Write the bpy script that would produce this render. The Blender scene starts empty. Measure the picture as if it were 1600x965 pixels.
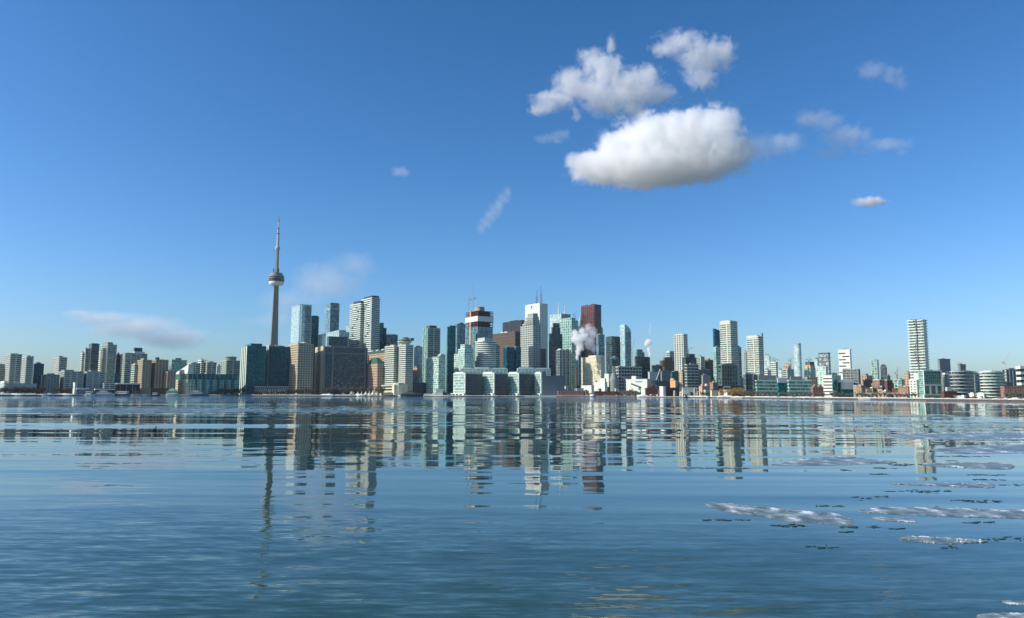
import bpy, bmesh, math, random
from mathutils import Vector, Matrix, noise
R = math.radians
S = bpy.context.scene
COL = S.collection
random.seed(7)

# ------------------------------------------------------------------ camera
W0, H0, F = 1600.0, 965.0, 1170.0
HC = 4.0
PITCH = math.atan((616.2 - H0/2)/F)
ROLL = R(0.15)
Fv = Vector((0, math.cos(PITCH), math.sin(PITCH)))
X0 = Vector((1, 0, 0)); U0 = X0.cross(Fv)
Rv = math.cos(ROLL)*X0 + math.sin(ROLL)*U0
Uv = -math.sin(ROLL)*X0 + math.cos(ROLL)*U0
cam = bpy.data.cameras.new('camera'); camo = bpy.data.objects.new('camera', cam); COL.objects.link(camo)
M4 = Matrix((Rv, Uv, -Fv)).transposed().to_4x4(); M4.translation = (0, 0, HC)
camo.matrix_world = M4
cam.sensor_width = 36; cam.lens = 36*F/W0; cam.clip_end = 40000; cam.clip_start = 0.1
S.camera = camo

# ------------------------------------------------------------------ world, sun, exposure
SUN_AZ = Vector((-0.974, -0.225, 0)).normalized()      # towards the sun: left and a little behind the camera
SUN_EL = R(33)
w = bpy.data.worlds.new('World'); S.world = w; w.use_nodes = True
nt = w.node_tree; nt.nodes.clear()
sky = nt.nodes.new('ShaderNodeTexSky'); sky.sky_type = 'NISHITA'; sky.sun_disc = False
sky.sun_elevation = SUN_EL; sky.sun_rotation = math.atan2(SUN_AZ.x, SUN_AZ.y)
sky.altitude = 0; sky.air_density = 1.0; sky.dust_density = 0.9; sky.ozone_density = 2.0
bgn = nt.nodes.new('ShaderNodeBackground'); bgn.inputs[1].default_value = 0.13
wo = nt.nodes.new('ShaderNodeOutputWorld')
sp_ = nt.nodes.new('ShaderNodeSeparateColor'); cb_ = nt.nodes.new('ShaderNodeCombineColor'); nt.links.new(sky.outputs[0], sp_.inputs[0])
for i_, (g_, p_) in enumerate(((.93, 1.60), (1.01, 1.25), (1.38, 1.28))):      # clear cold winter air: deeper blue than the model's own
    a_ = nt.nodes.new('ShaderNodeMath'); a_.operation = 'MULTIPLY'; a_.inputs[1].default_value = .13; nt.links.new(sp_.outputs[i_], a_.inputs[0])
    b_ = nt.nodes.new('ShaderNodeMath'); b_.operation = 'POWER'; b_.inputs[1].default_value = p_; nt.links.new(a_.outputs[0], b_.inputs[0])
    c_ = nt.nodes.new('ShaderNodeMath'); c_.operation = 'MULTIPLY'; c_.inputs[1].default_value = g_/.13; nt.links.new(b_.outputs[0], c_.inputs[0]); nt.links.new(c_.outputs[0], cb_.inputs[i_])
nt.links.new(cb_.outputs[0], bgn.inputs[0]); nt.links.new(bgn.outputs[0], wo.inputs[0])
sl = bpy.data.lights.new('sun', 'SUN'); sl.energy = 5.0; sl.angle = R(0.5); sl.color = (1, 0.95, 0.87)
so = bpy.data.objects.new('sun', sl); COL.objects.link(so)
sd = Vector((SUN_AZ.x*math.cos(SUN_EL), SUN_AZ.y*math.cos(SUN_EL), math.sin(SUN_EL)))
so.rotation_euler = sd.to_track_quat('Z', 'Y').to_euler()
S.view_settings.view_transform = 'Standard'; S.view_settings.look = 'None'
S.view_settings.exposure = 0.0; S.view_settings.gamma = 1
S.render.engine = 'CYCLES'
cy = S.cycles
cy.use_denoising = True
cy.max_bounces = 26; cy.diffuse_bounces = 3; cy.glossy_bounces = 4; cy.volume_bounces = 24; cy.transparent_max_bounces = 12
cy.volume_max_steps = 256
cy.sample_clamp_indirect = 6.0

# ------------------------------------------------------------------ pixel -> place helpers (photo pixels, real depth)
def ray(px, py):
    return Fv + ((px-W0/2)/F)*Rv + ((H0/2-py)/F)*Uv
def at(px, py, Y):
    d = ray(px, py); return Vector((0, 0, HC)) + d*(Y/d.y)
def onw(px, py, z=0.0):
    d = ray(px, py); k = (z-HC)/d.z; return Vector((0, 0, HC)) + d*k
SH = [(-700, 617.0), (0, 617.4), (380, 617.6), (560, 618.0), (700, 618.5), (1000, 619.2), (1150, 620.7), (1350, 623.0), (1600, 626.5), (2100, 636)]
def shore_py(px):
    for (a, ya), (b, yb) in zip(SH, SH[1:]):
        if px <= b: return ya + (yb-ya)*(px-a)/(b-a)
    return SH[-1][1]
def Ys(px):
    return onw(px, shore_py(px)).y
GZ = 1.6

# ------------------------------------------------------------------ materials
def newmat(name):
    m = bpy.data.materials.new(name); m.use_nodes = True
    n = m.node_tree; n.nodes.clear()
    return m, n
def nd(n, t, **k):
    x = n.nodes.new(t)
    for a, b in k.items(): setattr(x, a, b)
    return x
def math_(n, op, a, b=None):
    x = nd(n, 'ShaderNodeMath', operation=op)
    for i, v in enumerate((a, b)):
        if v is None: continue
        if isinstance(v, (int, float)): x.inputs[i].default_value = v
        else: n.links.new(v, x.inputs[i])
    return x.outputs[0]
def vmath(n, op, a, b=None, out=0):
    x = nd(n, 'ShaderNodeVectorMath', operation=op)
    for i, v in enumerate((a, b)):
        if v is None: continue
        if isinstance(v, (tuple, list, Vector)): x.inputs[i].default_value = v
        else: n.links.new(v, x.inputs[i])
    return x.outputs[out]
def mixc(n, f, a, b):
    x = nd(n, 'ShaderNodeMix', data_type='RGBA')
    if isinstance(f, (int, float)): x.inputs[0].default_value = f
    else: n.links.new(f, x.inputs[0])
    for i, v in ((6, a), (7, b)):
        if isinstance(v, tuple): x.inputs[i].default_value = (*v, 1)
        else: n.links.new(v, x.inputs[i])
    return x.outputs[2]
def princ(n, col=None, rough=.6, spec=.5, metal=0):
    p = nd(n, 'ShaderNodeBsdfPrincipled')
    if isinstance(col, tuple): p.inputs['Base Color'].default_value = (*col, 1)
    elif col is not None: n.links.new(col, p.inputs['Base Color'])
    if isinstance(rough, (int, float)): p.inputs['Roughness'].default_value = rough
    else: n.links.new(rough, p.inputs['Roughness'])
    p.inputs['Metallic'].default_value = metal
    p.inputs['Specular IOR Level'].default_value = spec
    o = nd(n, 'ShaderNodeOutputMaterial'); n.links.new(p.outputs[0], o.inputs[0])
    return p
MC = {}
def wall(name, c, rough=.8, var=.25, scale=.08, metal=0, spec=.3):
    if name in MC: return MC[name]
    c = (c[0], c[1]*1.03, c[2]*.86)      # tint put into every wall colour to offset blue skylight and haze
    m, n = newmat(name)
    tc = nd(n, 'ShaderNodeTexCoord')
    v = vmath(n, 'MULTIPLY', tc.outputs['Object'], (scale, scale, scale*.35))
    nz = nd(n, 'ShaderNodeTexNoise'); nz.inputs['Detail'].default_value = 6; nz.inputs['Roughness'].default_value = .65
    n.links.new(v, nz.inputs['Vector'])
    a = tuple(max(0, x*(1-var)) for x in c); b = tuple(min(.9, x*(1+var)) for x in c)
    princ(n, mixc(n, nz.outputs[0], a, b), rough, spec, metal)
    MC[name] = m; return m
def glass(name, c1, c2, frac=.35, rough=.12, spec=.6, metal=0, aspect=1.0):
    """window wall: each cell (obj['cell'] metres) has its own tone: dark room, blind or curtain"""
    if name in MC: return MC[name]
    c1 = (c1[0]*.9, c1[1]*1.04, c1[2]*.92); c2 = (c2[0]*.9, c2[1]*1.04, c2[2]*.92)
    m, n = newmat(name)
    tc = nd(n, 'ShaderNodeTexCoord'); at_ = nd(n, 'ShaderNodeAttribute', attribute_type='OBJECT', attribute_name='cell')
    inv = math_(n, 'DIVIDE', 1.0, math_(n, 'MAXIMUM', at_.outputs['Fac'], .5))
    cmb = nd(n, 'ShaderNodeCombineXYZ'); n.links.new(inv, cmb.inputs[0]); n.links.new(inv, cmb.inputs[1]); n.links.new(math_(n, 'MULTIPLY', inv, aspect), cmb.inputs[2])
    p = vmath(n, 'MULTIPLY', tc.outputs['Object'], cmb.outputs[0])
    p = vmath(n, 'ADD', p, (.371, .371, .113))
    fl = vmath(n, 'FLOOR', p)
    wn = nd(n, 'ShaderNodeTexWhiteNoise', noise_dimensions='3D'); n.links.new(fl, wn.inputs[0])
    # slow drift paints clouded reflections into the colour, so whole bays differ a little
    nz = nd(n, 'ShaderNodeTexNoise'); nz.inputs['Scale'].default_value = .25; nz.inputs['Detail'].default_value = 3
    n.links.new(p, nz.inputs['Vector'])
    s = math_(n, 'ADD', wn.outputs[0], math_(n, 'MULTIPLY', nz.outputs[0], .5))
    mr = nd(n, 'ShaderNodeMapRange'); n.links.new(s, mr.inputs[0])
    mr.inputs[1].default_value = 1.25-frac*1.1-.25; mr.inputs[2].default_value = 1.4-frac*.4
    c = mixc(n, mr.outputs[0], c1, c2)
    rr = math_(n, 'ADD', math_(n, 'MULTIPLY', wn.outputs[0], .15), rough)
    princ(n, c, rr, spec, metal)
    MC[name] = m; return m

conc  = wall('concrete_pale', (.55, .56, .52))
concm = wall('concrete_mid', (.44, .47, .46))
concg = wall('concrete_grey', (.24, .265, .28))
concw = wall('concrete_white', (.60, .65, .65))
concd = wall('concrete_dark', (.085, .10, .12))
white = wall('white_cladding', (.66, .69, .69), var=.16)
cream = wall('cream_precast', (.60, .56, .46), var=.15)
creaml= wall('cream_bright', (.62, .59, .48), var=.12)
tan_  = wall('tan_brick', (.40, .31, .24), var=.2)
tanl  = wall('tan_precast', (.55, .45, .34), var=.2)
pink  = wall('pink_brick', (.50, .34, .26), var=.2)
brick = wall('red_brick', (.33, .185, .15), var=.3)
brickd= wall('dark_red_brick', (.16, .06, .055), var=.35)
redgr = wall('red_granite', (.14, .052, .045), rough=.35, var=.25)
brown = wall('brown_cladding', (.13, .095, .085), var=.3)
black = wall('black_steel', (.022, .026, .034), rough=.5, var=.3)
navy  = wall('navy_panel', (.035, .05, .085), rough=.5, var=.3)
greyb = wall('bluegrey_panel', (.17, .20, .25), var=.15)
silver= wall('silver_panel', (.46, .50, .54), rough=.45, var=.12)
seafoam=wall('seafoam_panel', (.42, .56, .52), var=.2)
copper= wall('green_copper', (.13, .36, .29), var=.3)
copperd=wall('green_roof_dark', (.035, .11, .10), var=.3)
snow  = wall('snow', (.84, .86, .88), rough=.9, var=.08, scale=.3)
orange= wall('orange_panel', (.60, .34, .18), var=.25)
yellow= wall('yellow_paint', (.72, .50, .06), var=.15)
redp  = wall('red_paint', (.45, .07, .05), var=.25)
rust  = wall('rust_formwork', (.16, .065, .055), var=.35)
asph  = wall('asphalt', (.09, .085, .085), var=.4)
roofg = wall('roof_grey', (.20, .22, .24), var=.2)
win   = glass('window_dark', (.020, .040, .052), (.14, .19, .21), .35)
wing  = glass('window_green', (.022, .062, .062), (.20, .34, .32), .4)
gteal = glass('glass_teal', (.000, .092, .115), (.03, .26, .30), .22, .12, spec=.2)
gnavy = glass('glass_navy', (.000, .060, .095), (.02, .19, .25), .18, .10, spec=.2)
gblue = glass('glass_blue', (.04, .12, .15), (.22, .38, .42), .4, .1)
gpale = glass('glass_pale', (.27, .38, .41), (.58, .68, .70), .5, .15)
gpaleb= glass('glass_pale_blue', (.25, .36, .41), (.50, .62, .67), .5, .1)
ggreen= glass('glass_green', (.05, .15, .14), (.30, .46, .43), .4, .12)
gmint = glass('glass_mint', (.15, .27, .25), (.52, .64, .60), .5, .2)
gblack= glass('glass_black', (.010, .013, .018), (.05, .07, .09), .2, .1)
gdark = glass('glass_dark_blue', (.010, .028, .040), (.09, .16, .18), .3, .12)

# ------------------------------------------------------------------ mesh helpers
def link_mesh(name, bm, mat, parent=None, kind=None, cell=None, smooth=False):
    me = bpy.data.meshes.new(name); bm.to_mesh(me); bm.free()
    if smooth:
        for p in me.polygons: p.use_smooth = True
    me.materials.append(mat)
    o = bpy.data.objects.new(name, me); COL.objects.link(o)
    if parent is not None: o.parent = parent
    if kind: o['kind'] = kind
    if cell: o['cell'] = float(cell)
    return o
def tag(o, label, cat, group=None, kind=None):
    if label: o['label'] = label
    if cat: o['category'] = cat
    if group: o['group'] = group
    if kind: o['kind'] = kind
    return o
def empty(name, loc, rz=0):
    o = bpy.data.objects.new(name, None); COL.objects.link(o); o.location = loc; o.rotation_euler = (0, 0, rz)
    o.empty_display_size = 1; return o
def prism(bm, poly, z0, z1, topscale=None, bottom=True):
    c = Vector((sum(p[0] for p in poly)/len(poly), sum(p[1] for p in poly)/len(poly)))
    a = [bm.verts.new((p[0], p[1], z0)) for p in poly]
    k = topscale or 1
    b = [bm.verts.new((c.x+(p[0]-c.x)*k, c.y+(p[1]-c.y)*k, z1)) for p in poly]
    n = len(poly)
    for i in range(n): bm.faces.new((a[i], a[(i+1) % n], b[(i+1) % n], b[i]))
    bm.faces.new(b)
    if bottom: bm.faces.new(a[::-1])
def box(bm, x0, x1, y0, y1, z0, z1):
    prism(bm, [(x0, y0), (x1, y0), (x1, y1), (x0, y1)], z0, z1)
def beam(bm, p, q, r, n=4):
    p = Vector(p); q = Vector(q); d = (q-p)
    if d.length < 1e-6: return
    M = d.to_track_quat('Z', 'Y').to_matrix()
    a = []; b = []
    for i in range(n):
        t = 2*math.pi*(i+.5)/n; v = M @ Vector((math.cos(t)*r, math.sin(t)*r, 0))
        a.append(bm.verts.new(p+v)); b.append(bm.verts.new(q+v))
    for i in range(n): bm.faces.new((a[i], a[(i+1) % n], b[(i+1) % n], b[i]))
    bm.faces.new(a[::-1]); bm.faces.new(b)
def lathe(bm, prof, n=28, cx=0, cy=0):
    rings = []
    for r, z in prof:
        rings.append([bm.verts.new((cx+r*math.cos(2*math.pi*i/n), cy+r*math.sin(2*math.pi*i/n), z)) for i in range(n)])
    for A, B_ in zip(rings, rings[1:]):
        for i in range(n): bm.faces.new((A[i], A[(i+1) % n], B_[(i+1) % n], B_[i]))
    bm.faces.new(rings[0][::-1]); bm.faces.new(rings[-1])
def offset(poly, e):
    n = len(poly); out = []
    for i in range(n):
        p0 = Vector(poly[i-1]); p = Vector(poly[i]); p1 = Vector(poly[(i+1) % n])
        a = (p-p0).normalized(); b = (p1-p).normalized()
        na = Vector((a.y, -a.x)); nb = Vector((b.y, -b.x)); s = na+nb
        k = e/max(.3, (1+na.dot(nb)))
        out.append((p.x+s.x*k, p.y+s.y*k))
    return out
def rings(bm, poly, z0, z1, pitch, frac, e, first=0.0):
    n = max(1, round((z1-z0)/pitch)); ph = (z1-z0)/n
    P = offset(poly, e)
    for i in range(n):
        a = z0+ph*(i+1)-ph*frac
        prism(bm, P, a, z0+ph*(i+1)-.02)
def piers(bm, poly, z0, z1, pitch, frac, e):
    n = len(poly)
    for i in range(n):
        p = Vector(poly[i]); q = Vector(poly[(i+1) % n]); d = q-p; L = d.length
        if L < pitch*.4: continue
        d.normalize(); nn = Vector((d.y, -d.x)); k = max(1, round(L/pitch)); st = L/k; hw = st*frac/2
        for j in range(k+1):
            c = p+d*(st*j); a = c-d*(hw if j else 0); b = c+d*(hw if j < k else 0)
            f = [a-nn*.3, a+nn*e, b+nn*e, b-nn*.3]
            f = [(v.x, v.y) for v in (f[0], f[1], f[2], f[3])]
            # keep counter-clockwise
            prism(bm, f[::1] if False else [f[1], f[2], f[3], f[0]], z0, z1-.05, bottom=False)

# style: body material, bands (mat, pitch px, fraction, projection m), piers (mat, pitch px, fraction)
ST = {
 'teal':   (gteal, (copperd, 3.2, .12, .15), None),
 'navy':   (gnavy, (navy, 3.4, .14, .2), None),
 'blue':   (gblue, (greyb, 3, .22, .3), None),
 'bluev':  (gblue, (greyb, 6, .12, .3), (concg, 5, .16)),
 'pale':   (gpale, (silver, 3, .25, .3), None),
 'paleb':  (gpaleb, (silver, 3.4, .15, .25), None),
 'green':  (ggreen, (seafoam, 3, .26, .4), None),
 'greenv': (ggreen, (seafoam, 4, .18, .3), (seafoam, 5, .2)),
 'mint':   (gmint, (concw, 3.2, .3, .5), None),
 'mintg':  (gmint, (concw, 3.6, .25, .4), (concw, 5, .2)),
 'conc':   (win, (conc, 3.2, .52, .4), None),
 'concv':  (win, (conc, 3.4, .3, .2), (conc, 4.4, .45)),
 'concgv': (win, (concg, 3.4, .3, .2), (concg, 4.2, .45)),
 'concgb': (win, (concm, 3, .5, .4), (concm, 8, .25)),
 'stepg': (win, (concm, 3.4, .42, .4), (concm, 5, .35)),
 'balw':   (win, (concw, 3.2, .50, 1.0), None),
 'balc':   (wing, (conc, 3.4, .42, 1.0), None),
 'balg':   (wing, (concm, 3.2, .38, .8), (conc, 9, .14)),
 'tang':   (win, (tanl, 3.6, .42, .4), (tanl, 3.8, .38)),
 'tanv':   (win, (tan_, 3.4, .45, .25), (tan_, 4.5, .5)),
 'creamg': (win, (creaml, 3.8, .5, .4), (creaml, 3.8, .5)),
 'brick':  (win, (brick, 4, .5, .3), (brick, 4, .55)),
 'brickd': (win, (brickd, 4, .55, .3), (brickd, 5, .6)),
 'pinkg':  (win, (pink, 4, .5, .3), (pink, 3.6, .5)),
 'black':  (gblack, (black, 3, .3, .2), (black, 3, .3)),
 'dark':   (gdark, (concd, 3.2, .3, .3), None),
 'darkv':  (gdark, (concd, 3.6, .2, .2), (concd, 3.4, .3)),
 'brownv': (gblack, (brown, 5, .3, .2), (brown, 2.6, .7)),
 'redv':   (gblack, (redgr, 30, .1, .1), (redgr, 4.2, .5)),
 'silv':   (wing, (silver, 3.2, .4, .3), None),
 'frame':  (win, (concg, 4.2, .3, .7), (concg, 6, .18)),
 'wall':   (conc, None, None), 'wallw': (white, None, None), 'wallg': (greyb, None, None), 'walls': (silver, None, None),
 'wallt':  (tan_, None, None), 'wallr': (brick, None, None), 'walld': (black, None, None), 'wallc': (cream, None, None), 'brownw': (brown, None, None),
 'wallgr': (concg, None, None),
}
def facade(parent, poly, z0, z1, style, mpp, body='body'):
    bodym, bands, prs = ST[style] if isinstance(style, str) else style
    bm = bmesh.new(); prism(bm, poly, z0, z1)
    o = link_mesh(body, bm, bodym, parent, cell=2.6*mpp)
    if bands:
        bm = bmesh.new(); rings(bm, poly, z0, z1, bands[1]*mpp, bands[2], bands[3])
        link_mesh('floor_bands', bm, bands[0], o, kind='stuff')
    if prs:
        bm = bmesh.new(); piers(bm, poly, z0, z1, prs[1]*mpp, prs[2], (bands[3] if bands else .3)+.12)
        link_mesh('piers', bm, prs[0], o, kind='stuff')
    return o
class Bd: pass
def tx(px, py):
    d = ray(px, py); return d.x/d.y
def B(name, cat, label, pl, pc, pr, top, off, th, style, pent=None, tiers=(), shape=None, group=None, base=GZ, parapet=True):
    """a building: near corner at photo column pc, lit left face to pl, shaded right face to pr, roof at row top"""
    Y = Ys(pc)+off; th = R(th); mpp = Y/F
    C = at(pc, top, Y); H = C.z
    tl, tr, tcn = tx(pl, top), tx(pr, top), C.x/C.y
    wB = max(2.0, Y*(tr-tcn)/(math.cos(th)-tr*math.sin(th)))
    kA = math.sin(th)+tl*math.cos(th)
    wA = max(4.0, Y*(tcn-tl)/kA) if (kA > .03 and pc-pl > .3) else 14*mpp
    if kA <= .03 and pc-pl > 1.5: print('FLAT', label, kA)
    wA = min(wA, 160*mpp)
    e = empty(name, (C.x, C.y, 0), th); tag(e, label, cat, group)
    if shape == 'round':
        n = 24; poly = [(wB/2+wB/2*math.cos(2*math.pi*i/n), wA/2+wA/2*math.sin(2*math.pi*i/n)) for i in range(n)]
    elif shape == 'bow':     # curved left-front corner
        r = min(wA, wB)*.95; poly = []
        for i in range(9):
            t = math.pi+math.pi/2*i/8; poly.append((r+r*math.cos(t), r+r*math.sin(t)))
        if wB > r: poly.append((wB, 0))
        poly += [(wB, wA)]
        if wA > r: poly.append((0, wA))
    elif shape == 'chamfer':
        k = .16*min(wA, wB); poly = [(k, 0), (wB-k, 0), (wB, k), (wB, wA-k), (wB-k, wA), (k, wA), (0, wA-k), (0, k)]
    else: poly = [(0, 0), (wB, 0), (wB, wA), (0, wA)]
    facade(e, poly, base, H, style, mpp)
    st = ST[style] if isinstance(style, str) else style
    capm = st[1][0] if st[1] else st[0]
    if parapet:
        bm = bmesh.new(); prism(bm, offset(poly, .55), H-.9*mpp, H+.12*mpp); link_mesh('parapet', bm, capm, e)
    for (a, b, c, d, tp, stl) in tiers:      # extra masses, roof row tp measured at their own depth
        q = [(wB*a, wA*c), (wB*b, wA*c), (wB*b, wA*d), (wB*a, wA*d)]
        zt = H+(top-tp)*mpp*1.0
        facade(e, q, base if zt < H else H, zt, stl or style, mpp, 'tier')
    if pent is None:
        rr = random.Random(int(pc*7+top)); a = rr.uniform(.15, .4); pent = [(a, a+.4, .25, .8, rr.uniform(1.6, 3.2), roofg if rr.random() < .5 else concg)]
    if H > 38*mpp and group is None and pc-pl+pr-pc > 7:
        rr = random.Random(int(pl*31+top*7)); bm = bmesh.new()
        for k in range(rr.randint(2, 5)):
            x = rr.uniform(.05, .8)*wB; y = rr.uniform(.05, .7)*wA; sx = rr.uniform(.6, 2.4)*mpp; zz = rr.uniform(.5, 1.5)*mpp
            box(bm, x, min(x+sx, wB*.97), y, min(y+sx*1.3, wA*.97), H, H+zz)
        if rr.random() < .45:
            x, y = wB*rr.uniform(.1, .9), wA*rr.uniform(.1, .9); beam(bm, (x, y, H), (x, y, H+rr.uniform(2.5, 5.5)*mpp), .16*mpp)
        link_mesh('roof_plant', bm, rr.choice([concg, concd, silver]), e, kind='stuff')
    for (a, b, c, d, hp, m) in pent:
        bm = bmesh.new(); box(bm, wB*a, wB*b, wA*c, wA*d, H-.5, H+hp*mpp); link_mesh('penthouse', bm, m, e)
    r = Bd(); r.e = e; r.wA = wA; r.wB = wB; r.H = H; r.mpp = mpp; r.Y = Y; r.th = th
    return r
NP = []
def sub(b, name, mat, fn, **k):
    bm = bmesh.new(); fn(bm); return link_mesh(name, bm, mat, b.e if isinstance(b, Bd) else b, **k)

# ------------------------------------------------------------------ water
def make_water():
    m, n = newmat('lake_water')
    g = nd(n, 'ShaderNodeNewGeometry'); P = g.outputs['Position']
    sep = nd(n, 'ShaderNodeSeparateXYZ'); n.links.new(P, sep.inputs[0])
    def lay(sx, sy, amp, detail=1.0, rot=0.0, off=(0, 0, 0)):
        mp = nd(n, 'ShaderNodeMapping'); n.links.new(P, mp.inputs[0])
        mp.inputs['Rotation'].default_value = (0, 0, R(rot)); mp.inputs['Scale'].default_value = (sx, sy, 1); mp.inputs['Location'].default_value = off
        z = nd(n, 'ShaderNodeTexNoise', noise_dimensions='2D'); z.inputs['Scale'].default_value = 1; z.inputs['Detail'].default_value = detail
        n.links.new(mp.outputs[0], z.inputs['Vector'])
        v = vmath(n, 'SUBTRACT', z.outputs['Color'], (.5, .5, .5))
        x = nd(n, 'ShaderNodeVectorMath', operation='SCALE'); n.links.new(v, x.inputs[0])
        if isinstance(amp, (int, float)): x.inputs['Scale'].default_value = amp
        else: n.links.new(amp, x.inputs['Scale'])
        return x.outputs[0]
    def rng(v, a, b, c, d):
        x = nd(n, 'ShaderNodeMapRange', interpolation_type='SMOOTHSTEP'); n.links.new(v, x.inputs[0])
        for i, q in enumerate((a, b, c, d)): x.inputs[1+i].default_value = q
        return x.outputs[0]
    Yc, Xc = sep.outputs[1], sep.outputs[0]
    # patches of ruffled and calm water
    pz = nd(n, 'ShaderNodeTexNoise', noise_dimensions='2D'); pz.inputs['Scale'].default_value = 1; pz.inputs['Detail'].default_value = 3
    mp = nd(n, 'ShaderNodeMapping'); n.links.new(P, mp.inputs[0]); mp.inputs['Scale'].default_value = (.012, .05, 1); n.links.new(mp.outputs[0], pz.inputs['Vector'])
    patch = rng(pz.outputs[0], .35, .65, .35, 1.3)
    farz = rng(Yc, 300, 720, 0, 1)
    nearz = rng(Yc, 9, 34, 1, 0)
    swell = math_(n, 'MULTIPLY', rng(Xc, -60, 120, 1.0, .45), rng(Yc, 38, 120, .12, 1))
    layers = [
        lay(.0022, .026, math_(n, 'MULTIPLY', swell, .065), 1, 1, (3, 7, 0)),
        lay(.008, .085, math_(n, 'MULTIPLY', swell, .12), 1, -2, (11, 2, 0)),
        lay(.014, .17, math_(n, 'MULTIPLY', swell, .12), 1, 2, (6, 9, 0)),
        lay(.03, .36, .058, 1.5, 3, (1, 5, 0)),
        lay(.16, 1.1, math_(n, 'MULTIPLY', patch, .035), 1.5, -4),
        lay(.7, 3.4, math_(n, 'MULTIPLY', patch, .022), 1.0, 8, (5, 5, 0)),
        lay(.45, 2.2, math_(n, 'MULTIPLY', math_(n, 'MULTIPLY', nearz, patch), .17), .6, -10, (9, 1, 0)),
        lay(1.3, 5.5, math_(n, 'MULTIPLY', math_(n, 'MULTIPLY', nearz, patch), .14), .8, 12, (2, 8, 0)),
        lay(2.6, 10, math_(n, 'MULTIPLY', math_(n, 'MULTIPLY', nearz, patch), .12), 1.2, -22, (3, 3, 0)),
        lay(1.2, 3.0, math_(n, 'MULTIPLY', farz, 1.3), 1, 0, (4, 4, 0)),
    ]
    s = layers[0]
    for l in layers[1:]: s = vmath(n, 'ADD', s, l)
    s = vmath(n, 'MULTIPLY', s, (.45, 1, 0))
    nrm = vmath(n, 'NORMALIZE', vmath(n, 'ADD', s, (0, 0, 1)))
    # body colour: deep blue-teal, with pale stones of the shallow bed showing near the camera
    bed = nd(n, 'ShaderNodeTexNoise', noise_dimensions='2D'); bed.inputs['Scale'].default_value = 1; bed.inputs['Detail'].default_value = 3
    mp = nd(n, 'ShaderNodeMapping'); n.links.new(P, mp.inputs[0]); mp.inputs['Scale'].default_value = (1.9, 7.5, 1); mp.inputs['Rotation'].default_value = (0, 0, R(12)); n.links.new(mp.outputs[0], bed.inputs['Vector'])
    bx = math_(n, 'ABSOLUTE', math_(n, 'SUBTRACT', Xc, 2.8)); 
    bm_ = math_(n, 'MULTIPLY', rng(bx, .2, 1.25, 1, 0), rng(Yc, 14.2, 16.4, 1, 0))
    stone = math_(n, 'MULTIPLY', rng(bed.outputs[0], .52, .66, 0, 1), bm_)
    sh = rng(Yc, 12, 40, 0, 1)
    c = mixc(n, sh, (.022, .058, .034), (.017, .048, .040))
    c = mixc(n, math_(n, 'MULTIPLY', stone, .5), c, (.17, .155, .11))
    p = princ(n, c, .025, .5)
    p.inputs['IOR'].default_value = 1.333
    n.links.new(nrm, p.inputs['Normal'])
    bm = bmesh.new()
    ys = [-60, 0, 20, 60, 200, 600, 2000, 3500]
    for a, b in zip(ys, ys[1:]):
        v = [bm.verts.new(q) for q in ((-4400, a, 0), (4400, a, 0), (4400, b, 0), (-4400, b, 0))]; bm.faces.new(v)
    bmesh.ops.remove_doubles(bm, verts=bm.verts, dist=.01)
    o = link_mesh('water', bm, m); o['kind'] = 'structure'
make_water()

# ------------------------------------------------------------------ land
def make_land():
    pts = [onw(px, shore_py(px)) for px in range(-700, 2101, 20)]
    bm = bmesh.new()
    top = [bm.verts.new((p.x, p.y+.0, 1.5)) for p in pts]; bot = [bm.verts.new((p.x, p.y, -.6)) for p in pts]
    far = [bm.verts.new((p.x*3700/p.y, 3700, 1.5)) for p in pts]
    for i in range(len(pts)-1):
        bm.faces.new((bot[i], bot[i+1], top[i+1], top[i]))
        bm.faces.new((top[i], top[i+1], far[i+1], far[i]))
    land = link_mesh('ground', bm, wall('ground_snow_patches', (.34, .32, .31), var=.9, scale=.02)); land['kind'] = 'structure'
    # snow banks along the promenade and the dark seawall below them
    bm = bmesh.new(); bw = bmesh.new(); rnd = random.Random(3)
    def hp(px):
        for lim, h in ((112, 2.8), (380, .9), (562, 1.5), (660, .3), (872, .9), (1000, .8), (1070, .5), (1700, 1.5)):
            if px < lim: return h
        return 1.2
    pxs = list(range(-700, 2101, 6)); pts = [onw(px, shore_py(px)) for px in pxs]; h = .5
    for i in range(len(pts)-1):
        p, q = pts[i], pts[i+1]; d = p.y/F; h = hp(pxs[i])*d*rnd.uniform(.65, 1.15)
        a = [(p.x, p.y+.3), (q.x, q.y+.3), (q.x*1.01, q.y+16*d), (p.x*1.01, p.y+16*d)]
        v = [bm.verts.new(t) for t in ((*a[0], 1.504+.25*h), (*a[1], 1.504+.25*h), (q.x*1.004, q.y+5*d, 1.504+h), (p.x*1.004, p.y+5*d, 1.504+h), (*a[2], 1.504), (*a[3], 1.504), (*a[0], 1.504), (*a[1], 1.504))]
        for f in ((0, 1, 2, 3), (3, 2, 4, 5), (6, 7, 1, 0), (6, 0, 3, 5), (7, 4, 2, 1)): bm.faces.new([v[j] for j in f])
        prism(bw, [(p.x, p.y-.5), (q.x, q.y-.5), (q.x, q.y+.28), (p.x, p.y+.28)], -.7, 1.50)
    o = link_mesh('promenade', bm, wall('promenade_snow', (.60, .58, .56), rough=.9, var=.4, scale=.03)); o['kind'] = 'structure'
    o = link_mesh('seawall', bw, wall('seawall_stone', (.10, .085, .085), rough=.9, var=.5, scale=.1)); o['kind'] = 'structure'
make_land()

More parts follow.
